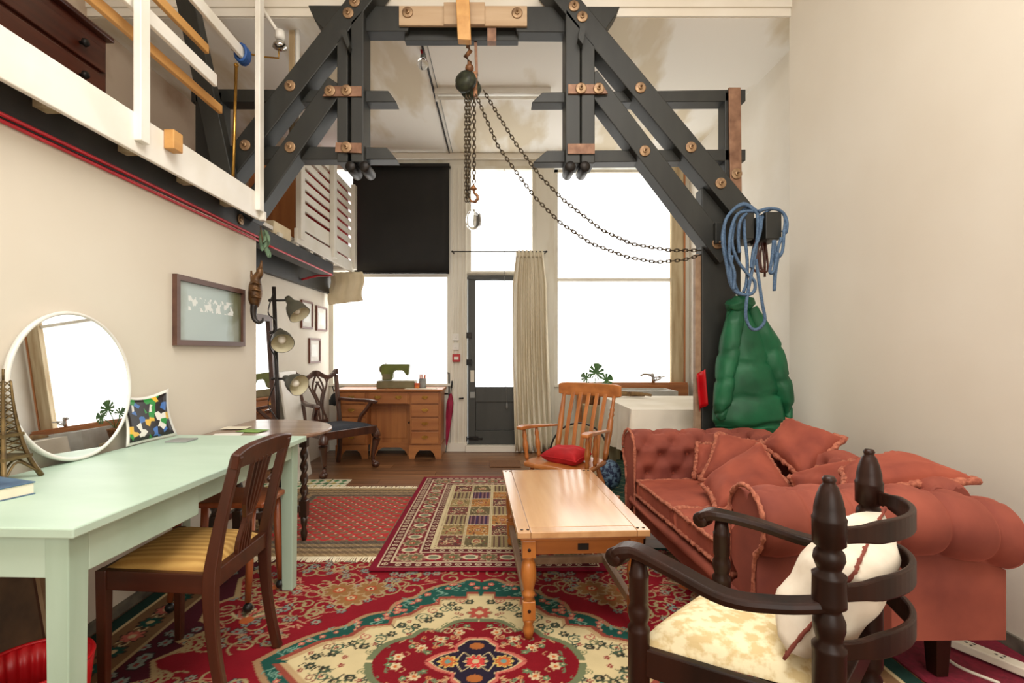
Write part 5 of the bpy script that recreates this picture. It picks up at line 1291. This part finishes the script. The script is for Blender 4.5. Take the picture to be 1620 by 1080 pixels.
# ================================================================== power strip
a, b_ = Vector((1.795,2.075,.012)), Vector((1.99,1.70,.012)); dv = (b_-a).normalized(); t = thing('power_strip', 'white power strip on the crimson carpet by the right wall', 'power strip', tuple((a+b_)/2))
build(MB().bar(a+zp*.02, b_+zp*.02, .055, .032), 'housing', 'strip_white', t, .005)
for k in range(4):
    c = a.lerp(b_, .18+.21*k)+zp*.036; b = MB()
    for q in (Vector((.0,.0,0)), dv*.02+Vector((.009,.004,0)), dv*.02-Vector((.009,.004,0))): b.box(c.x+q.x-.004, c.x+q.x+.004, c.y+q.y-.004, c.y+q.y+.004, c.z-.0005, c.z+.0012)
    build(b, 'socket', 'black_rubber', t)
build(MB().tube(spl([a+Vector((.02,0,.02)), a+Vector((-.06,-.06,.0)), a+Vector((-.08,-.16,.0)), a+Vector((-.02,-.26,.0))]), .006, 8), 'cable', 'strip_white', t)
# ================================================================== rugs (woven colour stored per knot)
def rugmat(name):
    m = bpy.data.materials.new(name); m.use_nodes = True; N = m.node_tree.nodes; L = m.node_tree.links
    at_ = N.new('ShaderNodeAttribute'); at_.attribute_name = 'knots'
    b = N['Principled BSDF']; b.inputs['Roughness'].default_value = .95; b.inputs['Specular IOR Level'].default_value = .15
    tc = N.new('ShaderNodeTexCoord'); nz = N.new('ShaderNodeTexNoise'); nz.inputs['Scale'].default_value = 260; L.new(tc.outputs['Object'], nz.inputs['Vector'])
    n2 = N.new('ShaderNodeTexNoise'); n2.inputs['Scale'].default_value = 7; L.new(tc.outputs['Object'], n2.inputs['Vector'])
    mx = N.new('ShaderNodeMix'); mx.data_type = 'RGBA'; mx.blend_type = 'MULTIPLY'; mx.inputs[0].default_value = .35
    L.new(at_.outputs['Color'], mx.inputs[6]); L.new(n2.outputs['Fac'], mx.inputs[7])
    L.new(mx.outputs[2], b.inputs['Base Color'])
    bp = N.new('ShaderNodeBump'); bp.inputs['Strength'].default_value = .25; bp.inputs['Distance'].default_value = .004; L.new(nz.outputs['Fac'], bp.inputs['Height']); L.new(bp.outputs[0], b.inputs['Normal'])
    M[name] = m; return m
rugmat('rug_weave')
class Cv:
    def __init__(s, w, h, res, base):
        s.nx, s.ny = int(w/res)+1, int(h/res)+1
        s.X, s.Y = np.meshgrid(np.linspace(0,w,s.nx), np.linspace(0,h,s.ny)); s.C = np.zeros((s.ny,s.nx,3)); s.C[:] = lin(base); s.w, s.h = w, h
    def fill(s, m, c): s.C[m] = lin(c)
    def win(s, x, y, r):
        i0, i1 = np.searchsorted(s.X[0], [x-r, x+r]); j0, j1 = np.searchsorted(s.Y[:,0], [y-r, y+r]); return slice(j0,j1), slice(i0,i1)
    def disc(s, x, y, r, c, ry=None):
        w_ = s.win(x, y, max(r, ry or r)); d = ((s.X[w_]-x)/r)**2+((s.Y[w_]-y)/(ry or r))**2; s.C[w_][d < 1] = lin(c)
    def flower(s, x, y, r, c, cc=None, n=6, edge=None, ph=0):
        w_ = s.win(x, y, r*1.3); dx, dy = s.X[w_]-x, s.Y[w_]-y; d = np.hypot(dx,dy); a = np.arctan2(dy,dx)
        R = r*(.62+.38*np.abs(np.cos(a*n/2+ph)))
        if edge is not None: s.C[w_][d < R*1.22] = lin(edge)
        s.C[w_][d < R] = lin(c)
        if cc is not None: s.C[w_][d < r*.34] = lin(cc)
    def line(s, pts, wd_, c):
        for (x0,y0),(x1,y1) in zip(pts, pts[1:]):
            cx, cy = (x0+x1)/2, (y0+y1)/2; r = math.hypot(x1-x0,y1-y0)/2+wd_*2+.01
            w_ = s.win(cx, cy, r); px, py = s.X[w_]-x0, s.Y[w_]-y0; dx, dy = x1-x0, y1-y0; L2 = dx*dx+dy*dy+1e-12
            u = np.clip((px*dx+py*dy)/L2, 0, 1); d = np.hypot(px-u*dx, py-u*dy); s.C[w_][d < wd_/2] = lin(c)
    def scroll(s, x, y, r, wd_, c, a0=0, turns=1.2, sg=1):
        s.line([(x+r*(1-.75*k/18)*math.cos(a0+sg*turns*2*math.pi*k/18), y+r*(1-.75*k/18)*math.sin(a0+sg*turns*2*math.pi*k/18)) for k in range(19)], wd_, c)
    def poly(s, pts):
        m = np.zeros(s.X.shape, bool); n = len(pts); j = n-1
        for i in range(n):
            xi, yi = pts[i]; xj, yj = pts[j]
            cond = ((yi > s.Y) != (yj > s.Y)) & (s.X < (xj-xi)*(s.Y-yi)/(yj-yi+1e-12)+xi); m ^= cond; j = i
        return m
def rug(name, C, x0, y0, w, h, z0, z1, label, fringe=None):
    ny, nx = C.shape[:2]; n = nx*ny
    X, Y = np.meshgrid(np.linspace(0,w,nx)-w/2, np.linspace(0,h,ny)-h/2)
    rng = np.random.RandomState(3)
    Z = np.full(X.shape, z1)+.0012*np.sin(X*9+Y*4)+.0008*rng.rand(ny,nx)
    co = np.stack([X,Y,Z],-1).reshape(-1,3).astype(np.float32)
    idx = np.arange(n).reshape(ny,nx); q = np.stack([idx[:-1,:-1],idx[:-1,1:],idx[1:,1:],idx[1:,:-1]],-1).reshape(-1,4)
    edge = np.concatenate([idx[0,:], idx[1:,-1], idx[-1,-2::-1], idx[-2:0:-1,0]]); ne = len(edge)
    lowco = co[edge].copy(); lowco[:,2] = z0
    sq_ = np.stack([edge, n+np.arange(ne), n+(np.arange(ne)+1)%ne, np.roll(edge,-1)],-1)
    allco = np.concatenate([co,lowco]); faces = np.concatenate([q,sq_]); nf = len(faces)
    me = bpy.data.meshes.new(name); me.vertices.add(len(allco)); me.vertices.foreach_set('co', allco.ravel())
    me.loops.add(nf*4); me.loops.foreach_set('vertex_index', faces.ravel().astype(np.int32))
    me.polygons.add(nf); me.polygons.foreach_set('loop_start', np.arange(0,nf*4,4,dtype=np.int32)); me.polygons.foreach_set('loop_total', np.full(nf,4,dtype=np.int32))
    me.update(calc_edges=True)
    col = np.ones((len(allco),4),np.float32); col[:n,:3] = C.reshape(-1,3); col[n:,:3] = C.reshape(-1,3)[edge]
    a = me.attributes.new('knots','FLOAT_COLOR','POINT'); a.data.foreach_set('color', col.ravel())
    me.materials.append(M['rug_weave']); 
    t_ = thing(name, label, 'rug', (x0+w/2, y0+h/2, 0))
    o = bpy.data.objects.new('pile', me); COL.objects.link(o); o.parent = t_; ROOT['pile'] = rootmat(t_)
    if fringe:
        rg = random.Random(2)
        for yy, sg in fringe:
            b = MB(); x = x0+.01
            while x < x0+w-.01:
                l_ = .05+rg.random()*.025; dx = rg.uniform(-.012,.012)
                b.add([(x,yy,z0+.004),(x+.008,yy,z0+.004),(x+.008+dx,yy+sg*l_,z0+.0025),(x+dx,yy+sg*l_,z0+.0025)], [(0,1,2,3)]); x += .0095
            build(b, 'fringe', 'cream_cloth', t_, kind='stuff', thick=.002, recalc=False)
    return t_
CR, RED, GRN, TAN, PINK, BLU, NAV, ORG, MAR = (206,184,140), (150,22,36), (30,82,72), (150,120,84), (196,106,92), (134,142,132), (38,30,48), (196,104,56), (92,20,34)
DK = (52,40,34)
# ---- large red medallion rug: paint one quarter, mirror it
W2, H2 = 1.60, 1.12; q = Cv(W2, H2, .0052, (138,20,34))
rg = random.Random(11)
# field flowers and scrolls
for k in range(420):
    x, y = rg.uniform(.05,1.2), rg.uniform(.1,1.0)
    if (x/.86)**1.3+(y/.74)**1.3 < 1.05: continue
    if k % 3 == 0: q.scroll(x, y, rg.uniform(.04,.065), .009, (168,150,108), rg.uniform(0,6), 1.1, rg.choice((1,-1)))
    elif k % 3 == 1: q.flower(x, y, rg.uniform(.018,.027), (BLU,(150,150,132),(120,128,116))[k%3 if k%2 else 0], (150,40,50), 6, (70,28,34))
    else: q.line([(x,y),(x+rg.uniform(-.06,.06),y+rg.uniform(-.03,.03)),(x+rg.uniform(-.09,.09),y+rg.uniform(-.05,.05))], .006, (190,140,110))
for x, y in ((.62,.50),(.55,.60),(.70,.58)): q.flower(x, y, .075, (150,106,62), ORG, 8, (176,150,110)); q.disc(x,y,.03,(176,80,50)); q.flower(x,y,.02,CR,MAR,5)
for x, y in ((1.02,.62),(1.02,.30)):       # fan palmettes
    for k in range(9): a = .4+k*.28; q.line([(x,y),(x+.06*math.cos(a),y+.05*math.sin(a)),(x+.12*math.cos(a+.25),y+.10*math.sin(a+.25))], .011, (CR,PINK,(120,110,80))[k%3])
    q.disc(x,y,.03,ORG)
# corner spandrel, its dark maroon partly painted-in shade under the table, and border
sp_ = q.poly([(1.22,0),(1.14,.10),(1.20,.12),(1.10,.24),(1.20,.30),(1.24,.42),(1.16,.52),(1.24,.70),(1.18,.85),(1.10,.95),(1.0,1.0),(.95,1.12),(1.6,1.12),(1.6,0)])
sp2 = q.poly([(1.24,0),(1.17,.10),(1.225,.13),(1.13,.24),(1.225,.29),(1.265,.42),(1.19,.52),(1.265,.71),(1.205,.87),(1.12,.975),(1.02,1.03),(.98,1.12),(1.6,1.12),(1.6,0)])
q.fill(sp_, (176,150,108)); q.fill(sp2, (78,22,34))
for k in range(90):
    x, y = rg.uniform(.8,1.4), rg.uniform(.02,1.0)
    if not sp2[min(q.ny-1,int(y/H2*(q.ny-1))), min(q.nx-1,int(x/W2*(q.nx-1)))]: continue
    q.flower(x, y, rg.uniform(.02,.03), BLU, (140,60,60), 6, (40,30,34))
bd = (q.X > 1.33) | (q.Y > 1.0); q.fill(bd, (176,150,108)); q.fill((q.X > 1.345)|(q.Y > 1.015), (128,96,66)); q.fill((q.X > 1.52)|(q.Y > 1.06), CR); q.fill((q.X > 1.535)|(q.Y > 1.075), (34,62,54))
for k in range(10):
    y = .06+k*.11; q.flower(1.43,y,.045,PINK if k%2 else GRN,CR,8,(70,50,40)); q.scroll(1.43,y+.055,.03,.008,CR,0,1)
for k in range(13):
    x = .06+k*.11; q.flower(x,1.06,.03,PINK if k%2 else GRN,CR,8,(70,50,40))
# medallion
def scal(pts, n, amp):
    out = []
    P_ = [Vector((a,b_,0)) for a,b_ in pts]
    for a, b_ in zip(P_, P_[1:]):
        m_ = max(2,int((b_-a).length/.012)); nr = Vector((b_.y-a.y,-(b_.x-a.x),0)).normalized()
        for k in range(m_):
            u = k/m_; p = a.lerp(b_,u)+nr*(-amp*abs(math.sin(u*math.pi*n))); out.append((p.x,p.y))
    out.append(pts[-1]); return out
g_pts = scal([(0,.665),(.11,.655),(.31,.50),(.40,.37),(.55,.25),(.82,0)], 1, .03)
q.fill(q.poly([(0,0)]+[(x*1.03+.006,y*1.03) for x,y in g_pts]), (168,132,96)); q.fill(q.poly([(0,0)]+g_pts), GRN)
c_pts = [(0,.52),(.055,.52),(.055,.475),(.18,.475),(.18,.42),(.24,.40),(.29,.33),(.36,.30),(.36,.25),(.46,.23),(.50,.16),(.60,.12),(.72,0)]
gm = q.poly([(0,0)]+g_pts)
for k in range(330):
    x, y = rg.uniform(0,.8), rg.uniform(0,.66)
    if not gm[min(q.ny-1,int(y/H2*(q.ny-1))), min(q.nx-1,int(x/W2*(q.nx-1)))]: continue
    if k % 2: q.flower(x,y,rg.uniform(.012,.019),PINK,CR,5)
    else: q.line([(x,y),(x+rg.uniform(-.03,.03),y+.015),(x+rg.uniform(-.03,.03),y+.03)], .006, (120,160,140))
q.fill(q.poly([(0,0)]+[(x*1.05+.014,y*1.05+.012) for x,y in c_pts]), (150,72,58)); q.fill(q.poly([(0,0)]+[(x*1.025+.007,y*1.025+.006) for x,y in c_pts]), (190,160,118))
q.fill(q.poly([(0,0)]+c_pts), (216,198,152))
for x, y in ((.10,.40),(.18,.34),(.27,.25),(.36,.19),(.45,.10),(.56,.05),(.22,.30),(.33,.26),(.05,.46),(.13,.44),(.50,.12),(.62,.03)):
    q.flower(x, y, .024, (58,66,52), CR, 6); q.line([(x,y),(x+.03,y-.02),(x+.045,y+.005)], .005, DK)
cm_ = q.poly([(0,0)]+c_pts)
for k in range(70):
    x, y = rg.uniform(0,.7), rg.uniform(0,.5)
    if not cm_[min(q.ny-1,int(y/H2*(q.ny-1))), min(q.nx-1,int(x/W2*(q.nx-1)))]: continue
    if k % 3 == 0: q.scroll(x, y, rg.uniform(.018,.03), .0055, ((112,120,84),(150,100,80),(70,80,66))[k % 9//3], rg.uniform(0,6), 1.3, rg.choice((1,-1)))
    elif k % 3 == 1: q.flower(x, y, .013, (150,70,62), CR, 5)
    else: q.line([(x,y),(x+.02,y+.012),(x+.035,y-.004)], .0052, (90,96,72))
for x, y in ((.16,.40),(.25,.33),(.40,.15),(.55,.09),(.30,.22)): q.scroll(x, y, .032, .007, (70,96,76), rg.uniform(0,6), 1.3)
for x, y in ((.21,.385),(.46,.17),(.09,.475)): q.scroll(x,y,.026,.006,(176,96,84),1,1.2,-1)
q.flower(0,.36,.05,(176,80,66),CR,8,(150,120,90))
r_pts = scal([(0,.285),(.155,.20),(.26,.165),(.395,0)], 1, .035)
q.fill(q.poly([(0,0)]+[(x*1.06+.004,y*1.06+.006) for x,y in r_pts]), (112,120,88)); q.fill(q.poly([(0,0)]+r_pts), (128,18,30))
for x, y in ((.08,.20),(.22,.09),(.30,.03),(.15,.15)): q.flower(x, y, .024, (214,190,150), ORG, 6)
for x, y in ((.19,.06),(.05,.25),(.26,.10),(.33,.02)): q.flower(x, y, .016, (96,122,88), CR, 5)
rm_ = q.poly([(0,0)]+r_pts)
for k in range(60):
    x, y = rg.uniform(.06,.36), rg.uniform(.0,.26)
    if not rm_[min(q.ny-1,int(y/H2*(q.ny-1))), min(q.nx-1,int(x/W2*(q.nx-1)))] or (x/.2+y/.17) < 1.0: continue
    if k % 3 == 0: q.flower(x, y, .011, ((120,130,96),(196,120,80),(190,160,120))[k % 9//3], (60,40,40), 5)
    else: q.line([(x,y),(x+rg.uniform(-.02,.02),y+.012),(x+rg.uniform(-.025,.025),y+.024)], .005, ((196,150,110),(110,120,90))[k % 2])
q.scroll(.13,.21,.028,.006,CR,0,1.1); q.scroll(.10,.165,.02,.005,(190,150,110),2,1.1); q.line([(.02,.22),(.06,.235),(.11,.225)],.006,CR)
n_pts = scal([(0,.145),(.055,.115),(.07,.065),(.17,0)], 1, .012)
q.fill(q.poly([(0,0)]+[(x*1.14+.004,y*1.12+.004) for x,y in n_pts]), PINK); q.fill(q.poly([(0,0)]+[(x*1.05,y*1.05) for x,y in n_pts]), CR); q.fill(q.poly([(0,0)]+n_pts), NAV)
q.flower(0,0,.04,(206,70,64),CR,10,CR); q.flower(.105,0,.034,ORG,(110,150,140),9,(220,190,110)); q.disc(0,.10,.03,(170,100,50),.022); q.line([(.02,.03),(.05,.06),(.07,.02)],.005,CR)
C = np.concatenate([q.C[::-1], q.C[1:]], 0); C = np.concatenate([C[:, ::-1], C[:, 1:]], 1)
rug('persian_rug', C, -.09-W2, 1.95-H2, 2*W2, 2*H2, .001, .008, 'large red Persian rug with cream and green medallion')
# ---- panelled garden rug
w, h = 1.28, 2.03; q = Cv(w/2, h/2, .0042, (128,58,58))
rg = random.Random(21); X, Y = q.X, q.Y
bu = np.maximum(X-.0, 0); du = X; dv = Y
def band(a, b_, c):   # ring bands measured from the outer edge
    e = np.minimum(w/2-X, h/2-Y); q.fill((e >= a)&(e < b_), c)
band(0,.035,(128,18,42)); band(.035,.045,(206,186,156)); band(.045,.095,(96,26,34)); band(.095,.106,(206,186,156)); band(.106,.235,(118,44,48)); band(.235,.246,(206,186,156)); band(.246,.29,(92,26,32)); band(.29,.315,(210,192,152))
for k in range(900):
    x, y = rg.uniform(0,w/2-.11), rg.uniform(0,h/2-.11); e = min(w/2-x,h/2-y)
    if .115 < e < .225: q.disc(x,y,rg.uniform(.004,.008),rg.choice(((196,170,140),(160,110,96),(96,96,70),(150,30,44))))
def along(e, step, fn):
    k = 0; y = 0.0
    while y < h/2-e+.001: fn(w/2-e, y, k); y += step; k += 1
    k = 0; x = 0.0
    while x < w/2-e-.02: fn(x, h/2-e, k); x += step; k += 1
along(.07, .055, lambda x,y,k: (q.disc(x,y,.018,(206,186,156)), q.disc(x,y,.011,(110,60,52)), q.disc(x,y,.005,(206,186,156))))
along(.268, .055, lambda x,y,k: (q.disc(x,y,.016,(206,186,156)), q.disc(x,y,.010,(100,40,44))))
def ros(x,y,k):
    if k % 2: q.flower(x,y,.055,(150,26,42),None,8); q.disc(x,y,.046,(214,200,166),.034); q.disc(x,y,.03,(120,122,96),.022)
    else: q.flower(x,y,.052,(112,106,74),(196,176,130),8,(190,160,130)); q.flower(x,y,.02,(170,70,60),CR,6)
along(.17, .105, ros)
px0 = w/2-.315; py0 = h/2-.315; cols, rows = 4, 7; cw, ch = 2*px0/cols, 2*py0/rows
q.fill((X < px0)&(Y < py0), (170,140,100))
pal = [((150,128,84),(190,160,110)), ((176,120,64),(196,150,90)), ((84,52,66),(150,110,110)), ((118,66,58),(206,180,140)), ((166,146,104),(96,60,56)), ((110,96,66),(190,170,120))]
C = np.concatenate([q.C[::-1], q.C[1:]], 0); C = np.concatenate([C[:, ::-1], C[:, 1:]], 1)
q.C = C; q.ny, q.nx = C.shape[:2]; q.X, q.Y = np.meshgrid(np.linspace(-w/2,w/2,q.nx), np.linspace(-h/2,h/2,q.ny)); X, Y = q.X, q.Y
seqs = ((3,0,4,3,0,4,3), (5,1,2,5,1,2,5), (4,3,1,4,3,1,4), (0,5,3,0,5,3,0))
for i in range(4):
    for j in range(7):
        cx = cw*(i-1.5); cy = ch*(j-3); kind = seqs[i][j]; a, b_ = pal[kind]
        m = (np.abs(X-cx) < cw/2-.006)&(np.abs(Y-cy) < ch/2-.006); q.fill(m, a)
        if kind in (2,4):
            mm = m & ((np.floor((X-cx)/.010) % 3) == 0); q.fill(mm, b_); mm = m & ((np.floor((X-cx)/.010) % 6) == 4); q.fill(mm, (70,50,90) if kind==2 else (120,110,80))
            mm = m & (np.sin(Y*420+np.floor(X/.010)*2) > .6); q.C[mm] *= .75
        else:
            for k in range(48):
                x, y = cx+rg.uniform(-.42,.42)*cw, cy+rg.uniform(-.42,.42)*ch
                q.disc(x,y,rg.uniform(.004,.008),rg.choice((b_,(150,40,44),(90,96,66),(70,50,46),(206,186,146))))
            if kind in (0,1,5): q.disc(cx,cy,.030,b_,.042); q.disc(cx,cy,.022,(150,64,56),.03); q.flower(cx,cy,.016,CR,(90,96,66),6)
            else: q.scroll(cx+.01,cy,.042,.009,b_,1.5,1.2); q.scroll(cx-.02,cy+.04,.025,.007,(60,70,60),0,1.1); q.scroll(cx-.03,cy-.04,.022,.006,b_,3,1.1)
for i in range(5): q.fill((np.abs(X-cw*(i-2)) < .010)&(np.abs(Y) < py0+.010), (206,188,146))
for j in range(8): q.fill((np.abs(Y-ch*(j-3.5)) < .009)&(np.abs(X) < px0+.010), (206,188,146))
for i in range(5):
    for k in range(58): q.disc(cw*(i-2), -py0+k*.025, .004, (120,70,56))
for j in range(8):
    for k in range(27): q.disc(-px0+k*.025, ch*(j-3.5), .004, (120,70,56))
C = q.C
rug('panelled_rug', C, -.70, 2.736, w, h, .0135, .020, 'maroon rug with a grid of patterned panels under the coffee table')
# ---- small red rug with tan border
w, h = 1.22, 1.46; q = Cv(w, h, .0052, (186,54,54)); X, Y = q.X, q.Y
e = np.minimum(np.minimum(X, w-X), np.minimum(Y, h-Y)-.02)
k_ = 0; rg = random.Random(5)
yy = .2
r_ = 0
while yy < h-.2:
    x = .25+(.044 if r_ % 2 else 0)
    while x < w-.24:
        q.disc(x, yy, .027, (122,112,84), .018); q.disc(x+.014, yy+.012, .013, (122,112,84), .010); q.disc(x,yy,.014,(160,84,70),.008); q.disc(x+.04,yy-.016,.008,(226,190,160)); x += .088
    yy += .048; r_ += 1
bandc = [(0,.03,(166,138,98)),(.03,.065,(128,104,78)),(.065,.10,(160,134,98)),(.10,.135,(104,88,72)),(.135,.175,(150,124,92)),(.175,.215,(100,88,76)),(.215,.23,(140,116,88))]
for a, b_, c in bandc: q.fill((e >= a)&(e < b_), c)
q.fill(e < 0, (178,150,108))
tex = (np.sin(X*260+np.sin(Y*200)*1.5)*np.sin(Y*260+np.sin(X*190)*1.5) > .25)&(e < .23); q.C[tex] = q.C[tex]*.62
tex = (np.sin(X*150+Y*150) > .75)&(e < .21); q.C[tex] = np.minimum(1, q.C[tex]*1.35+.02)
rug('tan_border_rug', q.C, -1.70, 2.93, w, h, .0095, .0125, 'small red rug with tan border beside the gateleg table', [(2.93,-1),(2.93+h,1)])
# ---- green cream rug by the carved chair
w, h = .62, .30; q = Cv(w, h, .006, (226,216,188)); X, Y = q.X, q.Y
for k in range(8):
    for j in range(3):
        cx, cy = .08+k*.07, .06+j*.09
        m = (np.abs(X-cx)/.03+np.abs(Y-cy)/.04) < 1; q.fill(m, ((60,118,74),(196,170,96),(86,140,92))[(k+j)%3])
q.fill((np.abs(Y-.15) < .006)|(np.abs(X-.45)<.006), (84,110,74))
rug('green_cream_rug', q.C, -1.98, 4.42, w, h, .001, .007, 'small cream and green patterned rug at the carved armchair feet', None)
# ---- green lattice carpet under the bench
w, h = 1.55, 2.1; q = Cv(w, h, .008, (62,92,78)); X, Y = q.X, q.Y
l1 = np.abs(((X+Y)/.16) % 1-.5)*.16; l2 = np.abs(((X-Y)/.16) % 1-.5)*.16
q.fill((l1 < .006)|(l2 < .006), (132,140,110)); q.fill((l1 < .014)&(l2 < .014), (150,140,100))
rug('green_lattice_carpet', q.C, .62, 3.80, w, h, .001, .006, 'green lattice patterned carpet around the draped bench')
tag(build(MB().box(-.10,.22,5.22,5.52,.0005,.014), 'door_mat', 'coir', None, .004), 'small brown coir mat before the door', 'mat')
tag(build(MB().box(1.525,2.035,.6,3.35,.0005,.008), 'crimson_carpet', 'crimson_carpet', None, .003), 'plain crimson carpet strip along the right wall', 'carpet')

# furniture that stands on a rug
for o in list(bpy.data.objects):
    if o.parent is None and o.type == 'EMPTY':
        k = o.name.split('.')[0]
        if k in ('chesterfield_sofa','seat_cushion','throw_cushion','mint_table','dining_chair','castored_stool','turned_armchair','white_pillow','round_mirror','curved_print','tower_ornament','book'): o.location.z += .0095
        if k in ('rocking_chair','red_cushion'): o.location.z += .005
        if k == 'coffee_table': o.location.z += .0205
    if o.name.startswith('coaster') and o.parent is None: o.location.z += .0095
    if o.name == 'gateleg_table' or (o.name.startswith('card') and o.parent is None): o.location.z += .0135
